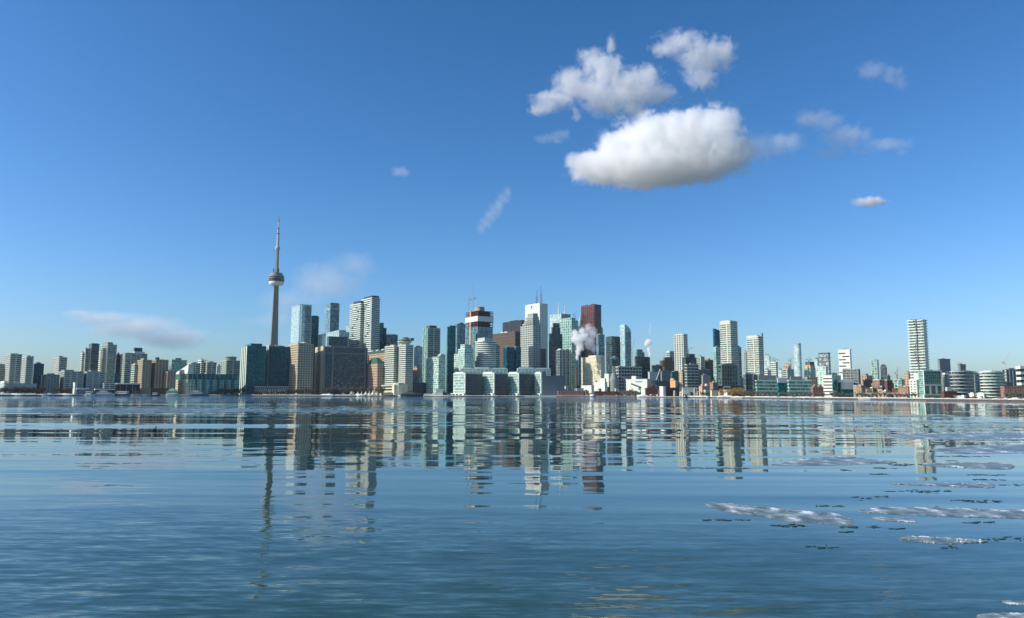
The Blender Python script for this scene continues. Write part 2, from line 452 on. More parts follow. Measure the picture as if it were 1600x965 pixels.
# ------------------------------------------------------------------ buildings, from left to right
# B(name, category, label, left px, corner px, right px, roof row, metres behind the shore, rotation, style)
CT, OT = 'condo_tower', 'office_tower'
B(CT, 'tower', 'low grey tower cut off by the left edge of the photo', -16, -14, 8, 567, 260, 42, 'concgb')
B(CT, 'tower', 'broad pale slab with slanted top, first tall tower from the left', 7.5, 17, 34.5, 552, 200, 42, 'concgb', shape=None, tiers=[(0, .45, 0, 1, 551, None)])
B(CT, 'tower', 'pale tower with bright lit edge, touching the broad slab on the far left', 34.8, 42, 52.5, 556, 120, 42, 'concgb', tiers=[(.75, 1, 0, 1, 555, None)])
B(OT, 'tower', 'dark navy glass block between pale towers and striped low slab on the left', 52, 53.5, 69, 567, 240, 42, 'navy')
B(CT, 'tower', 'lone grey concrete tower rising behind the low slabs, open sky on both sides', 84, 93, 105, 557, 420, 42, 'concgb')
B('apartment_block', 'apartment block', 'low block with dark vertical stripes beneath the lone grey tower', 65.5, 70.5, 93, 584, 120, 41, 'concgv')
B('apartment_block', 'apartment block', 'wide grey slab with rooftop box beside the striped low block', 92, 101, 131, 579, 110, 42, 'concgb', pent=[(.05, .55, .2, .8, 2.6, concg)])
B('apartment_block', 'apartment block', 'wide grey slab with bright lit edge left of the tall grey twin topped tower', 130.5, 136.5, 165, 579.5, 100, 42, 'concgb')
B(CT, 'tower', 'thin lit tower at the left end of the tall cluster', 126.5, 129, 131.5, 550, 330, 40, 'conc')
B(CT, 'tower', 'narrow pale tower just left of the dark glass tower', 131, 134, 140, 544, 320, 40, 'concv')
B(OT, 'tower', 'dark glass tower with square frame top, tallest of the dark ones on the left', 139, 143.5, 155.5, 536, 300, 42, 'dark', pent=[(.1, .9, .1, .9, 1, concd)])
B(CT, 'tower', 'thin beige lit tower squeezed between dark glass tower and tall grey tower', 155, 158, 160.5, 548, 340, 40, 'conc')
B(CT, 'tower', 'tall pale grey tower with stepped cap, tallest of the far left cluster', 160, 168.5, 182.5, 537, 280, 42, 'balg', pent=[(.0, .55, .0, .9, 3.6, concg), (.4, .8, .3, .8, 2.2, concg)])
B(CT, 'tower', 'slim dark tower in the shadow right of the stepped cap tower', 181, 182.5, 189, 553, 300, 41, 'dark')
B(CT, 'tower', 'grey green tower with flat dark cap left of the tan towers', 189.5, 196, 214, 551, 240, 42, 'balg', pent=[(.1, .9, .1, .9, 1.2, concd)])
B(CT, 'tower', 'stepped tower crowned with a dark box and snowy shoulders', 208, 210, 230, 551, 380, 40, 'balg', pent=[(.0, .62, .1, .9, 9, concd), (.0, .8, .0, 1, 3, white)])
B('apartment_block', 'apartment block', 'slim grey lit strip building leaning on the left tan tower', 206, 211, 215, 568, 170, 41, 'balc')
B(CT, 'tower', 'left one of two pinkish tan brick towers with lit edge', 215, 223.5, 237, 561, 130, 42, 'tanv')
B(CT, 'tower', 'right and taller one of two pinkish tan brick towers, chimney box on roof', 237.5, 244, 263.5, 560.6, 120, 42, 'tanv', pent=[(.18, .32, .2, .8, 3.8, black)])
B(CT, 'tower', 'short tan brick tower stepping down beside the cream and green terminal', 255.5, 262, 275, 579, 90, 41, 'tanv')
B(CT, 'tower', 'teal banded tower block behind the white sail roof', 265, 268.5, 292, 561, 330, 41, 'green')
B(CT, 'tower', 'grey and white tower peeping over the terminal just right of the sail roof', 292, 299, 313, 566, 360, 40, 'balg')
B(CT, 'tower', 'white tower with crane on its roof above the terminal', 310, 315, 319, 561, 400, 40, 'balw')
B(CT, 'tower', 'white and grey tower with blocky top above the middle of the terminal', 318, 324, 338, 564.7, 380, 40, 'balg')
B('apartment_block', 'apartment block', 'faint pale low tower between blocky topped tower and round tower', 336, 339, 346, 571, 600, 38, 'paleb')
b = B(CT, 'tower', 'round grey banded tower with smaller drum on top, left of the concrete spire tower', 346, 354, 375, 562, 260, 38, 'balg', pent=[])
bm = bmesh.new(); lathe(bm, [(b.wB*.40, b.H), (b.wB*.40, b.H+5*b.mpp), (b.wB*.44, b.H+5*b.mpp), (b.wB*.44, b.H+6*b.mpp), (b.wB*.3, b.H+7*b.mpp)], 24, b.wB*.5, b.wA*.5)
link_mesh('drum', bm, concg, b.e)

# terminal: cream lit end, green upper storeys, long shaded flank, white sail roof
b = B('terminal_building', 'terminal building', 'long waterfront terminal with cream lit end, green glass upper floors and white sail roof', 267.5, 293, 374, 592, 60, 42, 'greenv', pent=[])
mp_ = b.mpp
facade(b.e, [(-.6, -.2), (3, -.2), (3, b.wA), (-.6, b.wA)], GZ, b.H, 'creamg', mp_, 'lit_end_wall')
facade(b.e, [(3, 4*mp_), (b.wB*.97, 4*mp_), (b.wB*.97, b.wA*.85), (3, b.wA*.85)], b.H, b.H+9.5*mp_, (gteal, (copperd, 3, .3, .4), (copper, 7, .18)), mp_, 'upper_storeys')
bm = bmesh.new()
z = b.H+9*mp_; v = [bm.verts.new(q) for q in ((0, b.wA*.02, z), (0, b.wA*.9, z), (14, b.wA*.02, z), (14, b.wA*.9, z), (2, b.wA*.02, z+15*mp_), (14, b.wA*.02, z+15*mp_))]
for f in ((0, 1, 4), (2, 5, 3), (1, 3, 5, 4), (0, 4, 5, 2), (0, 2, 3, 1)): bm.faces.new([v[i] for i in f])
link_mesh('sail_roof', bm, white, b.e)
for k in range(6):
    bm = bmesh.new(); x = b.wB*(.14+.14*k); box(bm, x, x+b.wB*.045, -1.2*mp_, .5, GZ, b.H+1.5*mp_); link_mesh('stair_bay', bm, gteal, b.e, cell=3)
for k in range(3):
    bm = bmesh.new(); bmesh.ops.create_icosphere(bm, subdivisions=2, radius=2.0*mp_, matrix=Matrix.Translation((b.wB*(.2+.27*k), b.wA*.4, b.H+9.5*mp_)) @ Matrix.Diagonal((1.4, 1, .9, 1)))
    link_mesh('skylight', bm, white, b.e)

# harbourfront left of centre
b = B(CT, 'tower', 'dark teal glass waterfront tower with pale lit side, left of two dark teal towers', 376, 386.5, 416, 539, 60, 30, 'teal', pent=[(.22, .82, .1, .9, 4.2, gteal)])
sub(b, 'lit_side_frame', conc, lambda m: [box(m, -.7, .2, b.wA*i/4, b.wA*i/4+b.wA*.13, GZ, b.H) for i in range(4)])
b = B(CT, 'tower', 'dark teal glass waterfront tower directly below the concrete spire tower', 414, 420.5, 452.5, 540, 100, 28, 'navy', pent=[(.02, .32, .1, .9, 2.4, seafoam), (.6, .8, .2, .8, 1.6, gteal)])
sub(b, 'lit_side_frame', conc, lambda m: [box(m, -.7, .2, b.wA*i/3, b.wA*i/3+b.wA*.2, GZ, b.H) for i in range(3)])
b = B(CT, 'tower', 'tan gridded tower with darker shaded flank, right of the two dark teal towers', 450.5, 466.5, 490, 535.5, 55, 34, 'tang', pent=[(.0, .5, .1, .9, 1.5, tan_), (.45, .7, .1, .6, 3.2, silver)])
b = B(CT, 'tower', 'tall pale blue glass tower, lit broad face shimmering, behind the tan gridded tower', 456, 472, 487, 476, 420, 36, 'paleb', tiers=[(.35, 1, .0, .6, 478, 'blue')], pent=[(.3, .8, .2, .9, .8, gblue)])
B(CT, 'tower', 'dark green tower standing in the shade right of the tall pale blue tower', 484, 487, 498.5, 493, 520, 34, 'teal', pent=[(.2, .9, .2, .8, 1.5, black)])
b = B(OT, 'tower', 'blue grey glass tower with broad flat top rising alone over the white roofed box', 508.5, 516.5, 530.5, 474.5, 640, 34, 'blue', pent=[(.05, .95, .05, .95, 1.4, gblue)])
sub(b, 'crown_band', silver, lambda m: box(m, -1.5, b.wB+1.5, -1.5, b.wA+1.5, b.H-8*b.mpp, b.H-7*b.mpp))
b = B('office_block', 'office block', 'pale blue mirrored block with small orange emblem, above the long dark hotel slab', 498, 530, 541, 514.5, 300, 30, 'paleb', pent=[])
sub(b, 'emblem', orange, lambda m: box(m, -.5, 0, b.wA*.62, b.wA*.71, b.H-4.5*b.mpp, b.H-2.5*b.mpp))
B('office_block', 'office block', 'dark wedge of offices in front of the pale mirrored block', 511, 514, 543, 524.5, 230, 28, 'dark', pent=[(.1, .5, .2, .8, -6, concg)])
b = B(OT, 'tower', 'narrow two tone tower touching the left white twin tower', 541, 546, 550, 508, 460, 34, 'paleb', pent=[])
sub(b, 'dark_lower_part', gteal, lambda m: box(m, -.6, b.wB*.9, -.6, b.wA+.6, GZ, b.H-9*b.mpp), cell=6)  # darker teal glass wraps all but the top of the tower

# long dark hotel slab with tan end
b = B('hotel', 'hotel', 'long dark hotel slab with warm tan end wall and roof frame, behind bare trees', 492.5, 506, 574.5, 540, 70, 30, 'darkv', pent=[(.20, .60, .2, .8, 2.2, concg)])
sub(b, 'end_wall', tanl, lambda m: [box(m, -.8, 1.6, b.wA*f, b.wA*f+b.wA*.3, GZ, b.H+1) for f in (.02, .66)])
sub(b, 'roof_beam', concg, lambda m: [box(m, 0, b.wB, -1, 1, b.H-1.4*b.mpp, b.H), box(m, 0, b.wB, -1, 1, b.H-11*b.mpp, b.H-9.6*b.mpp), box(m, 0, b.wB, -1, 1, GZ+9*b.mpp, GZ+11*b.mpp)])
for fx in (0, .19, .93):
    sub(b, 'wall_pier', concg, lambda m: box(m, b.wB*fx, b.wB*fx+2.6*b.mpp, -1.3, 1, GZ, b.H+.5))
sub(b, 'white_windows', white, lambda m: [box(m, x, x+1.3*b.mpp, -.75, 0, z, z+.8*b.mpp) for x, z in ((b.wB*random.uniform(.2, .92), GZ+(12+3.6*random.randrange(0, 15))*b.mpp) for _ in range(90))], kind='stuff')  # small white blocks scattered over the front as pale windows

# slanted glasshouse at the foot of the teal towers
b = B('glass_pavilion', 'pavilion', 'low pavilion with white slanted ribs at the foot of the dark teal towers', 393.5, 397, 449, 603.5, 22, 10, 'dark', pent=[], parapet=False)
for k in range(16):
    x = b.wB*(k+.3)/16
    sub(b, 'rib', white, lambda m: beam(m, (x, -8*b.mpp*.2, GZ+3), (x+3.4*b.mpp, .5, b.H+1), .32*b.mpp))
sub(b, 'roof_edge', white, lambda m: box(m, 0, b.wB, -1.5, 4, b.H, b.H+.7*b.mpp))

# white twins
b = B(CT, 'tower', 'shorter white twin tower with wavy balconies and dark roof band', 547.5, 564, 568, 474, 330, 40, 'balw', pent=[(.05, 1, .05, .7, 4, navy)])
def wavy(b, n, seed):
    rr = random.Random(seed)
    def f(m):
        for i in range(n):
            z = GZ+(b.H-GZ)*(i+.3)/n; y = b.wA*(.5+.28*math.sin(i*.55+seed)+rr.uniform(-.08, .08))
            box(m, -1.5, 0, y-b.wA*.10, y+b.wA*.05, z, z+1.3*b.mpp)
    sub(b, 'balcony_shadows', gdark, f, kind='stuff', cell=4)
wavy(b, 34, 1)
b = B(CT, 'tower', 'taller white twin tower with wavy balconies and dark roof band', 564.8, 581.5, 593.5, 465, 300, 34, 'balw', pent=[(.05, .95, .05, .85, 3.2, navy)])
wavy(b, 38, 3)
sub(b, 'roof_antenna', redp, lambda m: beam(m, (b.wB*.1, b.wA*.6, b.H+5*b.mpp), (b.wB*.6, b.wA*.1, b.H+4*b.mpp), .5))
B(OT, 'tower', 'stepped dark teal tower right behind the taller white twin', 590, 594, 604, 511, 420, 32, 'teal', tiers=[(0, .55, 0, 1, 503, None)], pent=[])
B(OT, 'tower', 'grey blue glass block with plain flat roof left of the concrete hotel pair', 603, 604.5, 621.5, 521.5, 400, 24, 'bluev', pent=[])
b = B('office_block', 'office block', 'pink brick block with long green glass roof behind the brick and copper roof block', 575, 604, 612, 549, 170, 32, 'pinkg', pent=[(-.1, 1.0, .0, .95, 4.0, copperd)])
for k in range(3):
    bm = bmesh.new(); bmesh.ops.create_icosphere(bm, subdivisions=2, radius=2.6*b.mpp, matrix=Matrix.Translation((b.wB*.2, b.wA*(.2+.3*k), b.H+4*b.mpp)) @ Matrix.Diagonal((1.6, 1.6, .7, 1)))
    link_mesh('skylight', bm, white, b.e)
b = B('office_block', 'office block', 'brick block with dark green hipped roof between dark hotel slab and concrete hotel pair', 573, 590, 601, 567.5, 80, 32, 'pinkg', pent=[])
bm = bmesh.new(); prism(bm, [(-.5, -.5), (b.wB+.5, -.5), (b.wB+.5, b.wA+.5), (-.5, b.wA+.5)], b.H, b.H+10*b.mpp, .45); link_mesh('roof', bm, copperd, b.e)

# concrete hotel pair with revolving restaurant
b1 = B('hotel_tower', 'hotel', 'shorter of two pale concrete hotel towers, joined to the revolving restaurant tower', 601.5, 616, 621, 539, 70, 40, 'conc', pent=[(.1, .8, .1, .5, 1.8, pink)])
b = B('hotel_tower', 'hotel', 'pale concrete hotel tower topped by round revolving restaurant', 618.4, 634.3, 645.7, 537.5, 55, 36, 'conc', pent=[])
def rest(m):
    q = b.mpp; lathe(m, [(7*q, b.H), (8*q, b.H+3*q), (11.3*q, b.H+5*q), (11.3*q, b.H+6.4*q)], 28, b.wB*.45, b.wA*.45)
sub(b, 'restaurant_base', conc, rest)
sub(b, 'restaurant_windows', gblack, lambda m: lathe(m, [(10.6*b.mpp, b.H+6.3*b.mpp), (10.6*b.mpp, b.H+8.4*b.mpp)], 28, b.wB*.45, b.wA*.45), cell=5)
sub(b, 'restaurant_roof', concg, lambda m: lathe(m, [(11*b.mpp, b.H+8.3*b.mpp), (10*b.mpp, b.H+9.6*b.mpp), (6*b.mpp, b.H+10*b.mpp), (6*b.mpp, b.H+12.4*b.mpp), (5*b.mpp, b.H+12.8*b.mpp)], 28, b.wB*.45, b.wA*.45))
sub(b, 'rooftop_box', concd, lambda m: box(m, b.wB*.7, b.wB*1.1, 0, b.wA*.3, b.H+7*b.mpp, b.H+11*b.mpp))
b = B('hotel_podium', 'hotel podium', 'cream podium with bulging round drum below the concrete hotel pair', 594, 616, 637, 600, 20, 30, 'wallc', pent=[])
sub(b, 'drum', creaml, lambda m: lathe(m, [(8*b.mpp, GZ), (9*b.mpp, GZ+6*b.mpp), (9.4*b.mpp, b.H), (8*b.mpp, b.H+3*b.mpp)], 10, b.wB*.42, b.wA*.1))
sub(b, 'dark_recess', gblack, lambda m: [box(m, -1, 0, b.wA*.15, b.wA*.9, GZ+q*b.mpp, GZ+(q+2)*b.mpp) for q in (3, 8.5, 13)], cell=4)

B(OT, 'tower', 'pale blue glass tower seen between concrete hotel and dark banded tower', 647, 655, 660.6, 541, 420, 36, 'paleb')
B('apartment_block', 'apartment block', 'low pinkish block wedged beside the concrete hotel pair', 645, 652, 657, 574, 260, 34, 'pinkg')
B('apartment_block', 'apartment block', 'dark low block with small white drum on the quay right of the hotel pair', 645, 647, 668, 597, 120, 20, 'dark', pent=[(.35, .65, .2, .8, 8, silver)])
b = B(CT, 'tower', 'dark banded tower with rounded cap and green side, first tall tower right of the hotels', 661.5, 668.5, 687.7, 511, 330, 30, 'balg', pent=[(.2, .78, .15, .85, 4.2, concd)])
sub(b, 'green_side', ggreen, lambda m: box(m, -.9, .3, 0, b.wA, GZ, b.H), cell=4)
b = B(CT, 'tower', 'stepped pale green and white condo tower in front of the dark banded tower', 666.5, 685.5, 695.5, 558, 85, 34, 'mint', tiers=[(0, .8, .1, .9, 556, None)], pent=[(.0, .5, .2, .6, 2, concw)])
B(CT, 'tower', 'small pale tower with rounded top behind the stepped pale green condo', 684, 688, 696, 553, 200, 32, 'mint', pent=[(.2, .8, .2, .8, 1.4, concw)])
B(CT, 'tower', 'dark glass tower, left half of the dark pair beside the construction tower', 698.5, 700, 712, 509.5, 210, 30, 'teal', pent=[(.3, 1, .1, .9, 2.4, concd)])
B(CT, 'tower', 'glass tower with white stripe, right half of the dark pair beside the construction tower', 710.5, 714.5, 727, 505, 230, 32, 'bluev', pent=[(.45, .85, .2, .8, 2.4, copperd)])
b = B(CT, 'tower', 'terraced pale green tower stepping up below the construction tower', 709.7, 726, 739.5, 551, 110, 34, 'mint', pent=[], tiers=[(.0, .95, .0, .62, 543.5, 'mint'), (.12, .9, .1, .5, 536.5, 'mint')])

# tower under construction
b = B('unfinished_tower', 'tower', 'unfinished tower with red open floors and white screen band near its top', 728, 746.5, 770, 509, 250, 34, 'blue', pent=[], parapet=False)
q = b.mpp; fp = [(0, 0), (b.wB, 0), (b.wB, b.wA), (0, b.wA)]
def slabs(z0, z1, n): return lambda m: [prism(m, offset(fp, .8), z0+(z1-z0)*i/n, z0+(z1-z0)*i/n+.55*q) for i in range(n+1)]
sub(b, 'core', concd, lambda m: box(m, b.wB*.12, b.wB*.88, b.wA*.12, b.wA*.88, b.H-1, b.H+23*q))
sub(b, 'lower_open_floors', rust, slabs(b.H+.3*q, b.H+7.6*q, 3))
sub(b, 'screen_band', white, lambda m: prism(m, offset(fp, 1.6), b.H+8.4*q, b.H+16.6*q))
sub(b, 'upper_open_floors', rust, slabs(b.H+17.5*q, b.H+24.5*q, 3))
sub(b, 'columns', rust, lambda m: [box(m, x-.6, x+.6, y-.6, y+.6, b.H, b.H+24.5*q) for x in [b.wB*i/5 for i in range(6)] for y in (0, b.wA*.33, b.wA*.66, b.wA)], kind='stuff')
sub(b, 'lift_core', tan_, lambda m: box(m, b.wB*.25, b.wB*.6, b.wA*.2, b.wA*.6, b.H+24*q, b.H+31*q))
sub(b, 'hoist_mast', pink, lambda m: box(m, -1.5, 1.2, b.wA*.55, b.wA*.66, GZ, b.H+26*q))
CONSTR = b

B(CT, 'tower', 'curved pale tower with strong white balcony bands below the construction tower', 743, 757, 774, 531, 120, 34, 'balw', shape='bow', pent=[(.1, .9, .1, .9, 5, silver)])
B(CT, 'tower', 'shaded wing stepping down right of the curved banded tower', 771, 774, 781, 538, 160, 30, 'balg')
b = B(OT, 'tower', 'wide plain brown tower right of the curved banded tower', 770, 805, 814, 516.8, 480, 34, 'brownv', pent=[(.2, .8, .4, .7, 1.8, white)])
b = B(OT, 'tower', 'black flat topped tower behind the wide brown tower', 785.5, 815, 824, 499, 800, 34, 'black', pent=[(.2, .6, .3, .7, 1.5, black)])
B(CT, 'tower', 'teal tower with folded glass bays before the brown tower', 786.5, 792, 804, 541.5, 200, 30, 'navy', pent=[(.0, .3, .0, .5, .8, pink)])
B(CT, 'tower', 'second teal glass bay tower, stepping behind the folded one', 801, 806, 814, 541, 220, 30, 'teal', pent=[(.2, .7, .2, .8, .8, white)])

# stepped grey tower
b = B(OT, 'tower', 'grey ribbed tower rising in many steps to a narrow top', 813.5, 833, 844.6, 507, 330, 34, 'stepg', pent=[],
      tiers=[(0, .95, .0, .84, 503, 'stepg'), (0, .85, .0, .7, 498, 'stepg'), (0, .75, .0, .56, 493, 'stepg'), (.0, .62, .0, .42, 488, 'stepg')])
# white headquarters tower with antennas
b = B(OT, 'tower', 'tallest white office tower with two dark antennas and small round emblem', 820.6, 843.5, 855.5, 474.5, 620, 36, (silver, (white, 2.4, .5, .3), (white, 3.4, .45)), pent=[(.1, .9, .1, .9, 1, white)])
def disc(m, x, y, z, r):
    n = 14; a = [m.verts.new((x, y+r*math.cos(2*math.pi*i/n), z+r*math.sin(2*math.pi*i/n))) for i in range(n)]
    c = [m.verts.new((x-.5, y+r*math.cos(2*math.pi*i/n), z+r*math.sin(2*math.pi*i/n))) for i in range(n)]
    for i in range(n): m.faces.new((a[i], a[(i+1) % n], c[(i+1) % n], c[i]))
    m.faces.new(a); m.faces.new(c[::-1])
sub(b, 'emblem', navy, lambda m: disc(m, -.9, b.wA*.55, b.H-4*b.mpp, 1.5*b.mpp))
for (fx, fy, py, wd, mm) in ((.1, .25, 452, .75, black), (.35, .10, 446, .75, black), (.7, .2, 458, .4, redp), (.6, .6, 461, .4, redp)):
    sub(b, 'antenna', mm, lambda m: (beam(m, (b.wB*fx, b.wA*fy, b.H), (b.wB*fx, b.wA*fy, b.H+(474-py)*.55*b.mpp), wd*b.mpp*.75, 6), beam(m, (b.wB*fx, b.wA*fy, b.H+(474-py)*.5*b.mpp), (b.wB*fx, b.wA*fy, b.H+(474-py)*b.mpp), wd*b.mpp*.35, 6)))
B(OT, 'tower', 'narrow black slab below the tallest white tower', 844.5, 845.5, 853, 544, 300, 30, 'black', pent=[])

# white sign tower with spires, terraced teal tower
b = B(OT, 'tower', 'white tower with small dark emblem and two thin pale spires', 859, 877, 891.5, 489, 700, 36, 'pale', pent=[])
sub(b, 'emblem', greyb, lambda m: box(m, -.9, 0, b.wA*.72, b.wA*.85, b.H-3.5*b.mpp, b.H-2*b.mpp))
for fx, h in ((.1, 17), (.75, 12)):
    sub(b, 'spire', white, lambda m: (beam(m, (b.wB*fx, b.wA*.3, b.H), (b.wB*fx, b.wA*.3, b.H+h*b.mpp), .5*b.mpp, 6), beam(m, (b.wB*fx, b.wA*.3, b.H), (b.wB*fx, b.wA*.3, b.H+h*.5*b.mpp), 1.0*b.mpp, 6)))
B(OT, 'tower', 'pale teal tower with shoulder sloping down to the right, left of the red granite tower', 875, 893, 903, 499, 520, 36, 'greenv', pent=[], tiers=[(0, .6, 0, .9, 495, 'greenv')])
b = B(OT, 'tower', 'very dark stepped tower in shade before the white spired tower', 857.5, 859.5, 878.5, 520, 400, 24, 'dark', pent=[], tiers=[(.2, .85, .1, .9, 510, 'dark'), (.3, .8, .2, .8, 503, 'dark')])  # dark style puts the stepped shadow here into the colour
# red granite tower
b = B(OT, 'tower', 'dark red granite tower with vertical stripes and notched roofline', 908, 928.5, 939.2, 476, 640, 36, 'redv', pent=[(.1, .3, .1, .3, 1.2, black), (.2, .4, .6, .8, 1.2, black)])
sub(b, 'dark_notch', gblack, lambda m: [box(m, b.wB*(.5+.07*i), b.wB*.86, -1.2, 0, b.H-(7+3.2*i)*b.mpp, b.H-(3.6+3.2*i)*b.mpp) for i in range(5)], cell=6)
B(OT, 'tower', 'thin pale green slab peeking out left of the red granite tower', 903.5, 906.5, 909, 499, 760, 34, 'green', pent=[(.1, .5, .1, .5, 6, silver)])
B(OT, 'tower', 'small grey glass tower right behind the red granite tower', 937, 939, 942, 512, 820, 34, 'blue')
B(CT, 'tower', 'slim blue grey glass tower right of the steam plume', 931.5, 935, 944.5, 521.5, 300, 32, 'blue', pent=[])
b = B(CT, 'tower', 'brown grey balcony tower with white vertical fins, left of the steam stack', 869, 874.5, 891.5, 545.5, 130, 28, 'frame', pent=[(.1, .35, .1, .9, 2, concw), (.6, .9, .1, .9, 1.6, concg)])
sub(b, 'fins', concw, lambda m: [box(m, b.wB*f, b.wB*f+.9*b.mpp, -1.6, 0, GZ, b.H) for f in (.18, .52, .86)])
B(CT, 'tower', 'narrow pale green glass tower between balcony tower and steam stack', 890.5, 893, 898.5, 543, 160, 30, 'greenv')
# steam stack
p = at(901, 603, Ys(901)+120); q = p.y/F
e = empty('smokestack', (p.x, p.y, 0)); tag(e, 'thin dark chimney stack giving off the large white steam plume', 'chimney')
bm = bmesh.new(); lathe(bm, [(1.9*q, GZ), (1.5*q, 44*q+GZ)], 16); link_mesh('shaft', bm, brown, e)
bm = bmesh.new(); lathe(bm, [(1.75*q, 43*q), (1.75*q, 45*q)], 16); link_mesh('rim', bm, concd, e)
# cream hotel with perforated front
b = B('hotel_tower', 'hotel', 'cream slab building with speckled perforated front right of the steam stack', 908, 938.5, 944.5, 556, 110, 36, 'wallc', pent=[(.05, .9, .0, .62, 2.4, white)])
rr = random.Random(5)
sub(b, 'window_pattern', tan_, lambda m: [box(m, -.7, 0, b.wA*(i+.2)/14, b.wA*(i+.2+rr.uniform(.3, .6))/14, GZ+(12+2.9*j)*b.mpp, GZ+(13.4+2.9*j)*b.mpp) for i in range(14) for j in range(15) if rr.random() < .55], kind='stuff')
sub(b, 'base_block', white, lambda m: box(m, -2.2, 2, 0, b.wA*.9, GZ, GZ+13*b.mpp))

# right of centre
B(OT, 'tower', 'black and silver banded office tower behind the cream hotel', 946.6, 956, 969.2, 525, 420, 32, 'dark', pent=[(.0, .95, .1, .9, 1, concd)])
b = B(CT, 'tower', 'slender glass tower with curved crown sweeping down to the right', 968.8, 976, 985.6, 515, 400, 32, 'paleb', pent=[])
bm = bmesh.new()
for i in range(8):
    a, c = i/8, (i+1)/8; h = 9.2*b.mpp*math.cos(a*1.53)
    box(bm, b.wB*a*.96, b.wB*c*.96, 0, b.wA, b.H-.2, b.H+h)
link_mesh('curved_crown', bm, gpale, b.e, cell=4)
sub(b, 'shaded_flank', gblue, lambda m: box(m, b.wB*.2, b.wB+.4, -.5, .1, GZ, b.H-4), cell=4)  # glass darker than the body, putting this side's shade into the colour
b = B('office_block', 'office block', 'small glassy building with domed roof behind the silo', 949.5, 956, 968.5, 559, 220, 30, 'dark', pent=[])
bm = bmesh.new(); bmesh.ops.create_icosphere(bm, subdivisions=3, radius=5.2*b.mpp, matrix=Matrix.Translation((b.wB*.5, b.wA*.4, b.H-.5)) @ Matrix.Diagonal((1.25, 1.25, .9, 1))); link_mesh('dome', bm, gblue, b.e, cell=4)
p = at(959.5, 610, Ys(959)+50); q = p.y/F
e = empty('storage_silo', (p.x, p.y, 0)); tag(e, 'tall round grey concrete silo beside the white sugar plant boxes', 'silo')
bm = bmesh.new(); lathe(bm, [(6.6*q, GZ), (6.6*q, GZ+26*q), (3.6*q, GZ+35*q), (3.2*q, GZ+36*q)], 28); link_mesh('wall', bm, concg, e)
bm = bmesh.new(); box(bm, -2.4*q, 2.6*q, -2*q, 2*q, GZ+35*q, GZ+47*q); link_mesh('head_house', bm, concg, e)
b = B('parking_structure', 'building frame', 'open white concrete frame building under construction behind the sugar plant', 961, 966, 1002, 571.5, 180, 18, (gblack, (concw, 5, .22, .6), (concw, 5.2, .12)), pent=[(.1, .2, .2, .5, 1.5, concg)])
B('plant_building', 'factory building', 'tall plain white plant box stepping up beside the cream hotel', 929, 945, 949, 596, 45, 36, 'wallw', pent=[(.0, .6, .0, .45, 6, white)])
B('plant_building', 'factory building', 'small white plant cube left of the silo', 944.5, 951, 954, 583, 70, 34, 'wallw', pent=[])
B('plant_building', 'factory building', 'squat white plant shed with snowy top in front of the cream hotel', 908, 924, 928, 601, 34, 34, 'wallw', pent=[])
b = B('sugar_warehouse', 'warehouse', 'long white warehouse wall with faint grey lettering behind the conveyors', 978, 1011, 1017, 591, 60, 52, 'wallw', pent=[(.1, .5, .55, .75, 5, white)])
cu = bpy.data.curves.new('lettering', 'FONT'); cu.body = 'Redpath'; cu.size = 3.6*b.mpp; cu.extrude = .1; cu.align_x = 'CENTER'
to = bpy.data.objects.new('lettering', cu); COL.objects.link(to); to.parent = b.e; to.location = (-.4, b.wA*.38, b.H-5*b.mpp); to.rotation_euler = (R(90), 0, R(-90)); cu.materials.append(greyb)
dg = bpy.context.evaluated_depsgraph_get(); me = bpy.data.meshes.new_from_object(to.evaluated_get(dg)); tn = bpy.data.objects.new('lettering', me); COL.objects.link(tn)
tn.parent = b.e; tn.location = to.location; tn.rotation_euler = to.rotation_euler; bpy.data.objects.remove(to)
B('harbour_shed', 'shed', 'long low brick shed with snow along its quay, under the dark stack', 871, 872, 912, 609.8, 14, 8, 'brick', pent=[])
B('harbour_shed', 'shed', 'cream little kiosk on the roof line beside the windowless grey block', 881, 886, 888, 602, 30, 30, 'wallc', pent=[])
B('harbour_shed', 'shed', 'grey white low shed left of the squat plant shed', 898, 901, 912, 605.5, 24, 12, 'walls', pent=[])
B('harbour_shed', 'shed', 'long dark red brick shed at the foot of the plant', 928, 929, 965, 610.3, 12, 6, 'brickd', pent=[])
B('harbour_shed', 'shed', 'brick shed with pale roof below the white warehouse wall', 965, 966, 995, 609.5, 14, 6, 'brick', pent=[])
B('harbour_shed', 'shed', 'teal fenced low shed under the conveyor', 994, 995, 1024, 612, 10, 6, 'teal', pent=[])
B('office_block', 'office block', 'boxy tower with glass cap under construction beside the red crane', 991.6, 994, 1015.5, 556, 260, 24, 'dark', pent=[(.08, .62, .1, .9, 7, gblue), (.1, .5, .2, .8, 11.5, gblue)])
B('apartment_block', 'apartment block', 'low grey block left of the square dark blue block', 1012.5, 1015, 1029, 580, 150, 20, 'walls')
B('apartment_block', 'apartment block', 'square dark blue grey block above the sloped black shed', 1032, 1034, 1049, 578.5, 140, 20, 'wallg')
B('apartment_block', 'apartment block', 'dark jagged old block in shade behind the square dark blue block', 1018, 1020, 1037, 570, 330, 22, 'dark')
B('office_block', 'office block', 'purple brown jagged office block left of the beige tower', 1031, 1038, 1059, 562, 420, 28, 'brownv', tiers=[(.2, .6, 0, .8, 557, None)])
B('office_block', 'office block', 'grey block with snow white top just left of the beige tower', 1041.5, 1046, 1053.5, 549, 520, 30, 'concgb', pent=[(0, 1, 0, 1, 2, white)])
B(CT, 'tower', 'lone tall beige tower with paler band at the top, right of the small steam plume', 1053, 1067.7, 1074, 521, 500, 38, 'concv', pent=[(.05, .95, .05, .95, .6, cream)])
